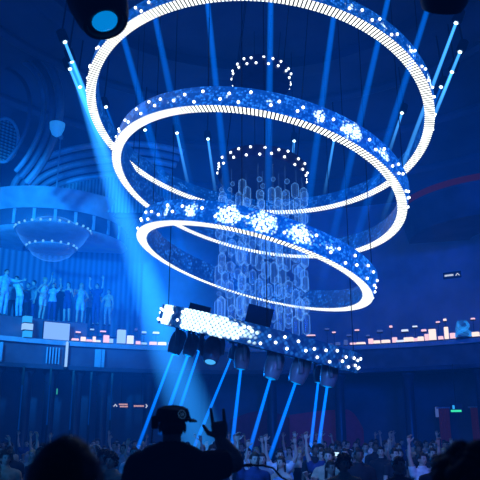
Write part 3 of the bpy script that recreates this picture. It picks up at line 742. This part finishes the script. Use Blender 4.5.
bd.build('badge', surf('badge_thread', (.35, .5, .7), .6, emit=(.1, .35, .8), es=.12), cap_o)['label'] = 'pale round embroidered cap badge'  # faint blue glow put into the thread as emission
# headphones over the cap: cup on his left, thin cord
hp = MB(); hp.lathe([(.02, 0), (.04, .004), (.042, .03), (.034, .045), (.01, .047)], 20, MhD @ Vector((.088, -.005, .03)), MhD.to_3x3() @ Matrix.Rotation(PI / 2, 3, 'Y'))
hpo = empty('headphones'); hpo.parent = dj
hp.build('ear_cup', M['matte'], hpo)
MB().tube([MhD @ Vector((.112 * math.sin(a), -.01, .03 + .099 * math.cos(a))) for a in [D(-88) + D(180) * k / 24 for k in range(25)]], .009, 8).build('headband', M['matte'], hpo)
MB().tube([MhD @ Vector((.125, -.01, .01)), MhD @ Vector((.128, .0, -.1)), MhD @ Vector((.12, .03, -.2))], .0035, 6).build('cord', M['matte'], hpo)
# DJ booth in front of him, with a gooseneck lamp
bo = empty('dj_booth', (0, 5.15, .85)); tag(bo, 'black booth desk on the stage in front of the person in a cap', 'booth')
MB().box((0, 0, .5), (3.2, .55, 1.0)).build('desk_body', M['matte'], bo, smooth=False); MB().box((0, 0, 1.02), (3.3, .62, .05)).build('desk_top', M['black'], bo, smooth=False)
gl = empty('gooseneck_lamp', (0, 0, 0)); tag(gl, 'thin black gooseneck lamp bending over the booth, right of the raised hand', 'lamp')
g0 = Vector((.42, 5.2, 1.895)); MB().tube([g0, g0 + Vector((.0, 0, .2)), at(281, 477, 5.2), at(273, 468, 5.2), at(263, 465.5, 5.2), at(250, 465, 5.2)], [.008] * 6, 8).build('neck', M['black'], gl)
MB().tube([at(251, 465, 5.2), at(244, 465.5, 5.2)], [.014, .012], 10, round_=True).build('lamp_head', M['black'], gl); MB().lathe([(.05, 0), (.05, .015), (.012, .03)], 16, g0 - Vector((0, 0, .0))).build('base', M['black'], gl)

# --- two onlookers close to the camera
p1, M1, _ = person(1.625, arms=('down', 'down'), top='black', legs='black', hair='short', hairc='black', skin='mid', vox=.015, seed=21, name='person')
q = at(62, 492, 1.42); p1.location = (q.x, q.y, .85); p1.rotation_euler = (0, 0, PI)
tag(p1, 'person nearest the camera at lower left, only dark rounded hair showing', 'person')
p2, M2, _ = person(1.585, arms=('down', 'down'), top='black', legs='black', hair='curly', hairc='black', skin='mid', vox=.015, seed=22, name='person')
q = at(474, 480, 1.75); p2.location = (q.x, q.y, .85); p2.rotation_euler = (0, 0, PI)
tag(p2, 'person with dark curly hair cut off by the lower right corner', 'person')

# --- dancers on the lounge platform
def at_R(px, R, Z):
    lo, hi = 17.0, 34.0; d = ray(px, 300)
    f = lambda Y: math.hypot((d.x / d.y) * Y - HC[0], Y - HC[1]) - R
    # horizontal-ish ray at this column; depth found on the circle
    for _ in range(50):
        m_ = (lo + hi) / 2
        if f(m_) > 0: hi = m_
        else: lo = m_
    zf = ((lo - 0) * math.cos(PITCH) + (Z - CAMZ) * math.sin(PITCH))
    return Vector(((px - 240) / FPX * zf, lo, Z))
DANCERS = [
    (2, 13.7, dict(h=1.82, arms=('down', 'reach'), top='pale blue', legs='pale blue', hair='short', hairc='brown', sleeves=1.5), D(60), 'person in pale blue shirt and trousers at the left end of the lounge platform'),
    (11, 15.0, dict(h=1.75, arms=('bent', 'down'), top='grey', legs='black', hair='short'), D(10), 'person in grey shirt behind the white-shirted dancer'),
    (18, 13.75, dict(h=1.66, arms=('reach', 'bent'), top='white', legs='pale blue', hair='short', hairc='brown', lean=(-.1, -.08), nod=.3), D(-30), 'person in bright white t-shirt leaning forward on the lounge platform'),
    (25, 15.3, dict(h=1.78, arms=('bent', 'down'), top='dark blue', legs='black', hair='crop'), D(-20), 'person in dark blue shirt standing behind the white-shirted dancer'),
    (31, 14.4, dict(h=1.72, arms=('reach', 'down'), top='grey', legs='dark blue', hair='short'), D(-50), 'person in grey top with arm out towards the slim dancer in silver'),
    (41, 13.8, dict(h=1.76, female=True, arms=('hip', 'up'), dress='silver', hair='bun', hairc='blond', lean=(.04, 0)), D(70), 'slim dancer in short silver dress standing side on with hair up'),
    (51, 13.9, dict(h=1.58, female=True, arms=('bent', 'up'), top='pale blue', legs='dark blue', hair='long', hairc='brown'), D(20), 'shorter dancer in pale blue top beside the slim silver-dressed dancer'),
    (58, 14.7, dict(h=1.74, arms=('up', 'down'), top='black', legs='black', hair='short'), D(0), 'person in black with one arm up, behind the dancer in a dark dress'),
    (66, 13.8, dict(h=1.68, female=True, arms=('wide', 'bent'), dress='dark blue', hair='long', hairc='brown'), D(-20), 'dancer in dark blue dress with one elbow out above the white screen'),
    (79, 13.85, dict(h=1.72, female=True, arms=('bent', 'hip'), dress='pale blue', hair='long', hairc='blond'), D(30), 'dancer with long blond hair in pale blue dress'),
    (89, 14.8, dict(h=1.7, arms=('down', 'bent'), top='grey', legs='black', hair='short'), D(40), 'person in grey shirt with bent arm, left of the raised-arm dancer'),
    (95, 13.9, dict(h=1.78, arms=('up', 'high'), top='dark blue', legs='dark blue', hair='short', hairc='brown'), D(-20), 'person in dark blue raising both arms near the right end of the platform'),
    (107, 13.8, dict(h=1.55, female=True, arms=('bent', 'down'), top='tan', legs='grey', hair='long', hairc='brown'), D(-10), 'short person in tan top at the right end of the lounge platform')]
for px, R, kw, rz, lab in DANCERS:
    o, _, _ = person(vox=.022, seed=px, **kw); o.location = at_R(px, R, 6.625); o.rotation_euler = (0, 0, rz); tag(o, lab, 'person', 'dancers on the lounge platform')

# --- crowd on the dance floor
VAR = [
    ('dark-haired person in black t-shirt', dict(h=1.75, top='black', hair='short')),
    ('person in long-sleeved white shirt', dict(h=1.78, top='white', hair='short', hairc='brown', sleeves=1.5)),
    ('long-haired blond person in black dress', dict(h=1.68, female=True, dress='black', hair='long', hairc='blond', arms=('bent', 'down'))),
    ('person in grey shirt, cropped hair', dict(h=1.8, top='grey', hair='crop', skin='mid', arms=('drink', 'down'))),
    ('long-haired person in pale blue dress', dict(h=1.66, female=True, dress='pale blue', hair='long', hairc='brown', arms=('down', 'bent'))),
    ('person in dark blue, one arm raised', dict(h=1.76, top='dark blue', hair='short', hairc='brown', arms=('high', 'down'))),
    ('person in white t-shirt, both arms raised', dict(h=1.72, top='white', hair='short', arms=('high', 'up'), skin='light')),
    ('person in red top, hair in bun', dict(h=1.67, female=True, top='red', hair='bun', hairc='brown', arms=('bent', 'bent'))),
    ('dark-skinned person in black shirt', dict(h=1.82, top='black', hair='crop', skin='dark', arms=('down', 'drink'))),
    ('black-haired person in grey, one bare arm up', dict(h=1.69, female=True, top='grey', hair='long', hairc='black', arms=('up', 'bent'), sleeves=.2)),
    ('person in tan shirt with curly hair', dict(h=1.77, top='tan', hair='curly', hairc='brown', arms=('bent', 'down'))),
    ('person in black holding up a phone', dict(h=1.74, top='black', hair='short', arms=('phone', 'down')))]
protos = []
for i, (lab, kw) in enumerate(VAR):
    o, mh, hj = person(vox=.024, seed=40 + i, **kw); protos.append([o, False, hj])
phone_me = MB().box((0, 0, 0), (.075, .009, .15)).mesh('phone', False)
M['phone_case'] = M['black']; M['phone_screen'] = glow('phone_screen', (.5, .75, 1), 1.6)
placed = []
def put(i, x, y, rz):
    o = protos[i][0]
    if protos[i][1]: o = copy_tree(o)
    protos[i][1] = True; o.location = (x, y, FLOOR); o.rotation_euler = (0, 0, rz); placed.append((i, o, x, y)); return o
rnd = random.Random(12); spots_ = []
SPECIAL = [(11, 345, 14.2), (9, 400, 15.5), (6, 280, 14.0), (1, 345, 22.5), (1, 372, 21.8), (0, 356, 21.2), (2, 32, 15.5), (4, 108, 17.0), (6, 60, 19.0), (5, 322, 13.2), (9, 262, 12.8), (6, 248, 15.0), (5, 308, 16.5), (1, 366, 17.5)]
for i, px, y in SPECIAL:
    x = (px - 240) / FPX * (y * math.cos(PITCH) - .2); spots_.append((x, y)); o = put(i, x, y, rnd.uniform(-.3, .3))
y = 9.6
while y < 26:
    hw = .37 * y + .6; step = .62 + .017 * y; x = -hw + rnd.uniform(0, .5)
    while x < hw:
        xx, yy = x + rnd.uniform(-.14, .14), y + rnd.uniform(-.22, .22)
        if math.hypot(xx - HC[0], yy - HC[1]) < 12.2 and rnd.random() < .66 and all((xx - a) ** 2 + (yy - b_) ** 2 > .36 for a, b_ in spots_):
            spots_.append((xx, yy)); put(rnd.choice((0, 0, 0, 2, 2, 3, 3, 4, 5, 7, 8, 8, 9, 10, 10, 1, 6)), xx, yy, rnd.uniform(-.6, .6))
        x += step
    y += .88
# labels: by look, depth and order from the left
ORDW = ['first', 'second', 'third', 'fourth', 'fifth', 'sixth', 'seventh', 'eighth', 'ninth', 'tenth', 'eleventh', 'twelfth', 'thirteenth', 'fourteenth', 'fifteenth', 'sixteenth']
bands = {}
for i, o, x, y in placed:
    px = proj((x, y, 1.6))[0]; dep = 'front' if y < 14 else ('middle' if y < 19.5 else 'back'); sd = 'left' if px < 165 else ('centre' if px < 310 else 'right')
    bands.setdefault((i, dep + ' ' + sd), []).append((px, o))
for (i, bnd), lst in bands.items():
    lst.sort(key=lambda a: a[0])
    for j, (px, o) in enumerate(lst):
        tag(o, VAR[i][0] + (', %s from left,' % ORDW[j] if len(lst) > 1 else ',') + ' %s of crowd' % bnd, 'person', 'crowd on the dance floor')
bpy.context.view_layer.update()
for i, o, x, y in placed:
    if i == 11:
        wr_ = protos[11][2][0]; pos = o.matrix_world @ (wr_[0] + wr_[1] * .11 + Vector((0, -.03, 0)))
        ph = empty('phone', pos, (.25, PI / 2, o.rotation_euler.z)); tag(ph, 'glowing phone held up by the person in black in the crowd, right of the beams', 'phone')
        link('phone_case', phone_me, M['black'], ph); MB().box((0, .006, 0), (.068, .004, .14)).build('screen', M['phone_screen'], ph, smooth=False)
        MB().box((0, -.006, 0), (.068, .003, .14)).build('back_glow', M['phone_screen'], ph, smooth=False)  # phone back also given the screen's glow as emission

# ------------------------------------------------------------------ lounge chandelier
lc = at(53, 232, 25.2); lch = empty('lounge_chandelier', lc); tag(lch, 'wide tiered crystal chandelier with two rows of bulbs over the lounge dancers', 'chandelier')
MB().lathe([(1.42, -.03), (1.48, 0), (1.42, .05), (1.36, 0)], 48).build('upper_ring', M['trim'], lch)
MB().lathe([(.92, -.73), (.98, -.7), (.92, -.65), (.86, -.7)], 40).build('lower_ring', M['trim'], lch)
MB().lathe([(1.42, -.02), (1.2, -.4), (.95, -.68)], 48, caps=False).build('crystal_skirt', M['crystal_lounge'], lch)
MB().lathe([(.9, -.72), (.72, -.95), (.4, -1.12), (.02, -1.2)], 36, caps=False).build('crystal_bowl', M['crystal_lounge'], lch)
MB().lathe([(1.36, .02), (.7, .45), (.12, .62)], 36, caps=False).build('crystal_crown', M['crystal_lounge'], lch)
bl_me = MB().ball((0, 0, 0), .05, 8, 6).mesh('bulb'); bl_me.materials.append(M['bulb_blue'])
for R, z, n in ((1.46, .07, 26), (.96, -.63, 18)):
    for i in range(n): a = 2 * PI * (i + .3) / n; link('bulb', bl_me, None, lch, (R * math.cos(a), R * math.sin(a), z))
MB().tube([(0, 0, .6), (0, 0, 15.0 - lc.z)], .03, 8).build('rod', M['trim'], lch)

# ------------------------------------------------------------------ lamps, screens and bottles along the mezzanine ledge
GL = {'white': glow('glow_white', (.75, .85, 1), 1.0), 'bluewhite': glow('glow_bluewhite', (.33, .6, 1), .95), 'pink': glow('glow_pink', (1, .62, .7), 1.0), 'warm': glow('glow_warm', (1, .8, .7), 1.1), 'cyan': glow('glow_cyan', (.03, .42, 1), .9), 'dim': glow('glow_dim', (.12, .22, .7), .4)}
NAMEC = {'white': 'white', 'bluewhite': 'bluish white', 'pink': 'pinkish', 'warm': 'warm white', 'cyan': 'cyan', 'dim': 'dim blue'}
LEDGE = 5.8
ledge_items = []
def lantern(px, wpx, hpx, col, R=13.05, base=LEDGE):
    p = at_R(px, R, base); sc_ = 28.0 / FPX; w_, h_ = max(.1, wpx * sc_ * .88), max(.1, hpx * sc_)
    ang = math.atan2(p.y - HC[1], p.x - HC[0]) - PI / 2
    root = empty('bar_lantern', p, (0, 0, ang)); d_ = min(.22, max(.1, w_ * .6))
    MB().box((0, 0, .02), (w_ * 1.05, d_ * 1.05, .04)).build('base', M['black'], root, smooth=False)
    r_ = min(w_, d_) * .18
    pr = [(x, y) for cx, cy, a0 in ((w_ / 2 - r_, d_ / 2 - r_, 0), (-w_ / 2 + r_, d_ / 2 - r_, 90), (-w_ / 2 + r_, -d_ / 2 + r_, 180), (w_ / 2 - r_, -d_ / 2 + r_, 270)) for x, y in [(cx + r_ * math.cos(D(a0 + k * 30)), cy + r_ * math.sin(D(a0 + k * 30))) for k in range(4)]]
    MB().loft([[Vector((x * k, y * k, z)) for x, y in pr] for z, k in ((.04, .96), (.06, 1), (h_ - .02, 1), (h_, .95))]).build('glowing_shade', GL[col], root)
    if h_ > .3: MB().box((0, 0, h_ + .015), (w_ * .9, d_ * .9, .03)).build('cap', M['black'], root, smooth=False)
    ledge_items.append((px, root, col, w_ > h_ * 1.6, h_ > w_ * 1.6)); return root
for a in ((75, 7, 3, 'pink'), (83, 5, 5, 'warm'), (89, 6, 3, 'pink'), (94, 3, 6, 'warm'), (98, 5, 3, 'white'), (106, 6, 8, 'pink'), (111, 4, 5, 'bluewhite'), (121, 9, 14, 'bluewhite'), (130, 7, 9, 'white'), (138, 5, 4, 'pink'), (144, 6, 3, 'bluewhite'), (153, 8, 4, 'pink'), (162, 9, 4, 'warm'),
          (308, 10, 3, 'pink'), (318, 6, 5, 'pink'), (330, 6, 3, 'dim'), (338, 5, 4, 'dim'), (346, 4, 6, 'dim'), (353, 6, 3, 'pink'), (361, 10, 3, 'warm'), (371, 5, 6, 'pink'), (377, 7, 4, 'warm'), (386, 9, 4, 'warm'), (395, 5, 6, 'pink'), (401, 9, 3, 'white'), (409, 10, 5, 'warm'), (416, 4, 4, 'pink'), (421, 6, 5, 'warm'), (427, 4, 7, 'pink'), (433, 7, 11, 'warm'), (441, 5, 4, 'pink'), (447, 4, 12, 'warm'), (453, 5, 6, 'pink'), (476, 7, 5, 'warm'),
          (171, 6, 4, 'pink'), (181, 7, 3, 'warm'), (196, 6, 4, 'pink')):
    lantern(*a)
for a in ((405, 7, 3, 'white', 13.3, 6.25), (349, 5, 2, 'dim', 13.3, 6.2), (368, 4, 2, 'dim', 13.3, 6.15), (156, 7, 3, 'white', 13.3, 6.3), (144, 5, 3, 'bluewhite', 13.3, 6.3), (424, 5, 3, 'pink', 13.3, 6.2), (311, 10, 2, 'pink', 13.3, 6.25),
          (78, 5, 2, 'pink', 13.3, 6.15), (92, 4, 2, 'bluewhite', 13.3, 6.3), (103, 6, 2, 'pink', 13.3, 6.25), (136, 3, 3, 'dim', 13.3, 6.4), (334, 4, 2, 'pink', 13.3, 6.35), (357, 5, 2, 'pink', 13.3, 6.4), (380, 6, 3, 'dim', 13.3, 6.3), (391, 3, 3, 'pink', 13.3, 6.45), (415, 5, 2, 'white', 13.3, 6.4), (438, 4, 2, 'pink', 13.3, 6.5), (445, 3, 3, 'warm', 13.3, 6.55), (473, 4, 2, 'pink', 13.3, 6.5), (327, 5, 2, 'dim', 13.3, 6.5)):
    # shelf bracket lamps fixed to short posts on the ledge
    r_ = lantern(*a); MB().tube([(0, 0, LEDGE - a[5]), (0, 0, .02)], .009, 6).build('stem', M['black'], r_); r_['_p'] = 1
ledge_items.sort(key=lambda a: a[0])
cnt = {}
for px, root, col, wide, tall in ledge_items:
    post = '_p' in root.keys()
    if post: del root['_p']
    side = 'left' if px < 240 else 'right'
    key = (col, wide, tall, post, side); cnt[key] = cnt.get(key, 0) + 1
    tag(root, '%s%s glowing lamp %s the %s mezzanine ledge, %s from left' % ('wide ' if wide else 'tall ' if tall else 'small ', NAMEC[col], 'posted over' if post else 'on', side, ORDW[cnt[key] - 1]), 'lamp', 'glowing lamps along the mezzanine ledge')
def screen(px, py0, w_, h_, col, R, label, cat='screen', name='display_screen'):
    b = at_R(px, R, LEDGE); sc_ = 27.0 / FPX; ang = math.atan2(b.y - HC[1], b.x - HC[0]) - PI / 2
    root = empty(name, b, (0, 0, ang)); tag(root, label, cat)
    MB().box((0, .02, h_ * sc_ / 2 + .03), (w_ * sc_ + .06, .05, h_ * sc_ + .06)).build('screen_frame', M['black'], root, smooth=False)
    MB().box((0, -.012, h_ * sc_ / 2 + .03), (w_ * sc_, .02, h_ * sc_)).build('screen_panel', GL[col], root, smooth=False)
    return root
GL['screen'] = glow('glow_screen', (.25, .5, 1), .9)
screen(56, 343, 25, 16, 'screen', 13.05, 'large pale blue glowing screen on the balcony edge below the dancers')
for j, (dz, c_, w_) in enumerate(((0, 'cyan', 7), (.28, 'bluewhite', 8.5), (.56, 'cyan', 7))):
    b = at_R(27, 13.05, LEDGE + dz); ang = math.atan2(b.y - HC[1], b.x - HC[0]) - PI / 2
    root = empty('light_box', b, (0, 0, ang)); tag(root, ['lowest cyan', 'middle bluish white', 'topmost cyan'][j] + ' light box of the stack left of the large screen', 'light box', 'stacked light boxes on the balcony edge')
    MB().box((0, 0, .135), (w_ * .041, .25, .24)).build('light_panel', GL[c_], root, smooth=False); MB().box((0, 0, .265), (w_ * .043, .27, .02)).build('lid', M['black'], root, smooth=False); MB().box((0, 0, .007), (w_ * .043, .27, .014)).build('base', M['black'], root, smooth=False)
# bright upright tube on the fascia corner
b = at_R(65.5, 12.9, 4.72); tb = empty('light_tube', b); tag(tb, 'bright upright white light tube on the balcony front below the screen', 'light')
MB().tube([(0, 0, .08), (0, 0, 1.0)], .05, 10, round_=True).build('glowing_tube', GL['bluewhite'], tb); MB().lathe([(.08, 0), (.08, .05), (.05, .08)], 12).build('base', M['black'], tb); MB().box((0, .06, .5), (.12, .04, 1.05)).build('back_plate', M['black'], tb, smooth=False)
# blue glass sculpture
b = at_R(464, 13.05, LEDGE); sp_ = empty('glass_sculpture', b); tag(sp_, 'cyan glowing swirled glass sculpture on the mezzanine ledge at far right', 'sculpture')
mb = MB(); rn = random.Random(9)
for k in range(7):
    a0 = rn.uniform(0, 6); mb.tube([Vector((.32 * math.cos(a0 + q * .55) * (1 - q / 16), .12 * math.sin(a0 + q * .5), .08 + q * .075)) for q in range(9)], [.03, .04, .045, .05, .05, .045, .04, .03, .02], 8, round_=True)
mb.build('swirls', crystal_mat('sculpture_glass', (.02, .4, 1), 1.3), sp_); MB().lathe([(.3, 0), (.3, .05), (.12, .09)], 20).build('base', M['black'], sp_)
# vertical pale ribs on the fascia below the screen, and other pale fascia panels
mb = MB()
for px in (47, 50, 53, 56, 59): mb.box(at_R(px, 12.95, 5.2), (.05, .05, .62))
trim(mb, surf('fascia_rib', (.3, .4, .5), .4), False)
mb = MB()
for px, wd_ in ((1, .12), (98, .25), (101.5, .25)): mb.box(at_R(px, 12.96, 5.2), (wd_, .06, .7))
trim(mb, surf('fascia_panel', (.25, .36, .45), .4), False)

# ------------------------------------------------------------------ signs
SIGN_W = glow('sign_white', (.75, .85, 1), .75); SIGN_P = glow('sign_pink', (1, .55, .5), .6); SIGN_B = surf('sign_back', (.02, .03, .08), .4)
def sign(p, ang, spec, width, hgt, label, hang):
    root = empty('direction_sign', p, (0, 0, ang)); tag(root, label, 'sign')
    MB().box((0, .03, 0), (width, .04, hgt)).build('sign_board', SIGN_B, root, smooth=False)
    rn = random.Random(4)
    for kind_, x, z, w_, h_ in spec:
        mb = MB(); y_ = -.005
        if kind_ == '^': mb.tube([(x - w_ / 2, y_, z - h_ / 2), (x, y_, z + h_ / 2), (x + w_ / 2, y_, z - h_ / 2)], .022, 6); mb.build('arrow', SIGN_W, root)
        elif kind_ == '>': mb.tube([(x - w_ / 2, y_, z + h_ / 2), (x + w_ / 2, y_, z), (x - w_ / 2, y_, z - h_ / 2)], .022, 6); mb.build('arrow', SIGN_W, root)
        else:
            cx = x - w_ / 2
            while cx < x + w_ / 2 - .03:
                g_ = rn.uniform(.035, .06); mb.box((cx + g_ / 2, y_, z), (g_, .01, h_)); mb.box((cx + g_ / 2, y_, z + rn.choice((-1, 1)) * h_ * .2), (g_ + .012, .01, h_ * .3)); cx += g_ + .014
            mb.build('text_line', SIGN_P if kind_ == 'p' else SIGN_W, root, smooth=False)
    if hang:
        MB().tube([(0, .03, hgt / 2), (0, .03, hang)], .012, 6).build('hanger', M['black'], root)
b = at(121, 405.5, 27.0); sign(b, .25, [('^', -.22, 0, .13, .08), ('p', .1, .045, .36, .055), ('p', .1, -.04, .28, .055)], .66, .24, 'small hanging direction sign with an up arrow left of two lines of text', 4.75 - b.z)
b = at(141, 406, 27.2); sign(b, .22, [('p', -.08, 0, .4, .06), ('>', .22, 0, .06, .13)], .66, .22, 'small hanging direction sign with text and an arrow pointing right', 4.75 - b.z)
b = at_R(452, 16.9, 8.35); b = at(452, 275, b.y); sign(b, math.atan2(b.y - HC[1], b.x - HC[0]) - PI / 2, [('w', -.12, 0, .42, .08), ('^', .25, 0, .17, .1)], .8, .3, 'small lit sign with text and an up arrow on the right wall', 0)
b = at(456, 408, 24.0); es = empty('exit_sign', b, (0, 0, -.5)); tag(es, 'small green lit emergency exit sign in the dark at right', 'sign')
GREEN = glow('exit_green', (.05, .9, .45), .9)
MB().box((0, .02, 0), (.42, .05, .3)).build('sign_box', SIGN_B, es, smooth=False); MB().box((.0, -.01, -.1), (.36, .02, .07)).build('green_bar', GREEN, es, smooth=False); MB().box((-.08, -.01, .03), (.07, .02, .13)).build('door_symbol', GL['cyan'], es, smooth=False)
MB().tube([(0, .02, .15), (0, .02, 4.75 - b.z)], .012, 6).build('hanger', M['black'], es)

# ------------------------------------------------------------------ ground floor details
def gw(px, py, R=15.1):
    b = at_R(px, R, 2.5); return at(px, py, b.y), math.atan2(b.y - HC[1], b.x - HC[0]) - PI / 2
# curved red booth back
p0, a0 = gw(362, 420); mb = MB(); prof = []
for k in range(25):
    x = -3.1 + 3.1 * k / 24; z = 2.95 - (max(0, k - 18) / 6) ** 2.2 * .8 - .25 * ((24 - k) / 24) ** 2; prof.append((x, z))
mb.loft([[Vector((x, -.12 - .25 * math.sin(PI * k / 24), 0)), Vector((x, -.12 - .25 * math.sin(PI * k / 24), z - .15)), Vector((x, -.05 - .25 * math.sin(PI * k / 24), z)), Vector((x, .12, z)), Vector((x, .12, 0))] for k, (x, z) in enumerate(prof)])
bb = empty('curved_booth', (p0.x, p0.y - .12, FLOOR), (0, 0, 0)); tag(bb, 'tall curved red padded booth back glowing dimly behind the crowd, right of the beams', 'booth'); mb.build('padded_back', M['red_pad'], bb)
MB().box((-1.5, -.55, .22), (2.8, .55, .44)).build('seat', M['red_pad'], bb)
mb = MB(); p0, a0 = gw(262, 420)
mb.loft([[Vector((x, -.1, 0)), Vector((x, -.1, z)), Vector((x, .1, z)), Vector((x, .1, 0))] for x, z in [(-1.3 + 2.6 * k / 16, 2.55 + .35 * math.sin(PI * k / 16)) for k in range(17)]])
b2 = empty('arched_panel', (p0.x, p0.y - .15, FLOOR)); tag(b2, 'low arched red wall panel behind the crowd, straight below the lowest ring', 'panel'); mb.build('padded_panel', surf('red_pad_dim', (.16, .02, .06), .7, emit=(.4, .02, .2), es=.004), b2); MB().box((0, -.02, .1), (2.7, .3, .2)).build('plinth', M['black'], b2, smooth=False)  # panel's faint red glow is emission in its padding colour
M['red_cloth'] = surf('red_curtain', (.25, .05, .08), .8, scale=12, emit=(.5, .06, .12), es=.015)  # faint red emission added so the cloth shows in blue light
for px, lab in ((445.5, 'narrow dark red curtain hanging left of the green exit sign'), (478, 'narrow dark red curtain at the right edge, past the green exit sign')):
    p, a = gw(px, 430, 14.9); c_ = empty('curtain', (p.x, p.y, FLOOR), (0, 0, a)); tag(c_, lab, 'curtain')
    mb = MB(); mb.loft([[Vector((-.22 + .44 * k / 24, .05 * math.sin(k * 1.5), 0)) for k in range(25)], [Vector((-.22 + .44 * k / 24, .05 * math.sin(k * 1.5), 2.95)) for k in range(25)]], closed=False, caps=False); mb.build('cloth', M['red_cloth'], c_)
    MB().tube([(-.3, 0, 2.95), (.3, 0, 2.95)], .03, 8).build('rod', M['trim'], c_)
p, a = gw(437, 412, 14.9); wl = empty('wall_light', p, (0, 0, a)); tag(wl, 'pale upright wall light left of the red curtain at right', 'light'); MB().box((0, 0, 0), (.12, .06, .4)).build('diffuser', GL['dim'], wl, smooth=False); MB().box((0, .06, 0), (.18, .05, .48)).build('back_plate', M['black'], wl, smooth=False)
for px, lab in ((53.5, 'left of two small green lamps below the lounge balcony'), (57, 'right of two small green lamps below the lounge balcony')):
    p = at(px, 391.5, 27.2); g_ = empty('green_lamp', p); tag(g_, lab, 'lamp', 'green lamps below the lounge balcony'); MB().tube([(0, 0, -.09), (0, 0, .09)], .03, 8, round_=True).build('glowing_tube', glow('green_tube', (.05, .6, .4), .5), g_); MB().tube([(0, 0, .1), (0, 0, 4.78 - p.z)], .01, 6).build('hanger', M['black'], g_)
for px, y0, y1 in ((12, 385, 430), (41, 385, 425), (65, 385, 430), (84, 380, 425), (106, 385, 420)):
    p = at_R(px, 13.22, 0); z1 = at(px, y0, p.y).z; z0 = at(px, y1, p.y).z
    ls = empty('column_light', (p.x, p.y, FLOOR)); tag(ls, 'thin dim blue light strip standing under the lounge balcony, %s from left' % ORDW[[12, 41, 65, 84, 106].index(px)], 'light', 'light strips under the lounge balcony')
    MB().box((0, -.03, (z0 + z1) / 2 - FLOOR), (.05, .03, z1 - z0)).build('diffuser', glow('strip_blue', (.0, .13, .8), .15), ls, smooth=False); MB().box((0, 0, 2.18), (.08, .03, 4.36)).build('back_rail', M['black'], ls, smooth=False)
# upper left: oval grille and a glowing bowl added for a reflected patch of light
p = at(4, 140, 22.6); gr = empty('oval_vent', p, (0, 0, D(20))); tag(gr, 'oval striped vent grille high on the left wall, cut by the frame edge', 'vent')
MB().tube([(.5 * math.cos(a), 0, .88 * math.sin(a)) for a in [2 * PI * k / 40 for k in range(41)]], .06, 8).build('frame', M['trim'], gr)
mb = MB()
for k in range(-6, 7):
    z = k * .13; hw = .48 * math.sqrt(max(0, 1 - (z / .86) ** 2))
    if hw > .05: mb.box((0, .05, z), (hw * 2, .1, .05), Matrix.Rotation(.25, 3, 'Y'))
mb.build('slats', M['drape'], gr, smooth=False); MB().lathe([(.01, 0), (.5, 0), (.5, .05), (.01, .05)], 40, (0, .16, 0), Matrix.Scale(1.75, 3, (0, 0, 1)) @ Matrix.Rotation(PI / 2, 3, 'X')).build('back_panel', M['wall_dark'], gr)
p = at(57, 129, 20.5); sc_o = empty('light_patch_bowl', p); tag(sc_o, 'pale blue patch of light at upper left above the arch, a glowing half-bowl', 'lamp')
mb = MB(); mb.lathe([(.05, -.28), (.16, -.2), (.24, 0), (.26, .2), (.2, .2), (.05, .1)], 20); mb.build('bowl', surf('light_patch_glow', (.3, .5, .6), .3, emit=(.02, .3, .8), es=.45), sc_o); MB().box((0, .35, -.05), (.12, .5, .12)).build('bracket', M['trim'], sc_o, smooth=False)

# ------------------------------------------------------------------ lights
def area(loc, target, size, power, col, spread=None, sy=None):
    d = bpy.data.lights.new('light', 'AREA'); d.energy = power; d.color = col; d.size = size; d.shape = 'RECTANGLE' if sy else 'SQUARE'
    if sy: d.size_y = sy
    o = bpy.data.objects.new('light', d); COL.objects.link(o); o.location = loc
    o.rotation_euler = (Vector(loc) - Vector(target)).to_track_quat('Z', 'Y').to_euler(); return o
def point(loc, power, col, r=.3):
    d = bpy.data.lights.new('light', 'POINT'); d.energy = power; d.color = col; d.shadow_soft_size = r
    o = bpy.data.objects.new('light', d); COL.objects.link(o); o.location = loc; return o
BLUE = (.0, .19, 1.0); DEEP = (.0, .09, 1.0); CYAN = (.01, .32, 1.0)
def spot(loc, target, power, col, deg, blend=.6, r=.4):
    d = bpy.data.lights.new('light', 'SPOT'); d.energy = power; d.color = col; d.spot_size = D(deg); d.spot_blend = blend; d.shadow_soft_size = r
    o = bpy.data.objects.new('light', d); COL.objects.link(o); o.location = loc
    o.rotation_euler = (Vector(loc) - Vector(target)).to_track_quat('Z', 'Y').to_euler(); return o
spot((-8.5, 10, 9.5), (-8.0, 28, 8.0), 17000, CYAN, 38, .8)      # lounge wash
spot((-9, 12, 6), (-6.5, 28, 12.5), 2500, BLUE, 50, .9)         # arch uplight
spot((0, 4, 10), (.5, 20, 1.2), 1000, BLUE, 60, .9)            # front light on the crowd
spot((-3.2, 6, 5.2), (1.5, 14, 1.9), 2200, (.05, .26, 1), 40, .9)      # crowd, from the stage sides
spot((4.5, 6, 5.2), (1.5, 15, 1.9), 900, (.14, .2, 1), 40, .9)
spot((-2, 21, 4.2), (0, 12, 2.0), 500, (.0, .2, 1), 80, .9)
spot((-5.5, 6, 4.6), (-5, 16, 1.9), 900, (.02, .26, 1), 50, .9)
spot((9, 8, 8), (9, 28, 8), 2600, DEEP, 60, .9)               # right side
spot((6, 6, 7), (1, 31, 9), 3200, DEEP, 60, .9)               # back wall
spot((0, 7, 5), (0, 20, 16), 1200, DEEP, 90, .9)             # ceiling glow

# ------------------------------------------------------------------ look
scene.view_settings.view_transform = 'Standard'; scene.view_settings.look = 'None'
scene.cycles.max_bounces = 6; scene.cycles.diffuse_bounces = 2; scene.cycles.glossy_bounces = 2
scene.cycles.sample_clamp_direct = 6; scene.cycles.sample_clamp_indirect = 1.5; scene.cycles.transparent_max_bounces = 48; scene.cycles.use_denoising = True
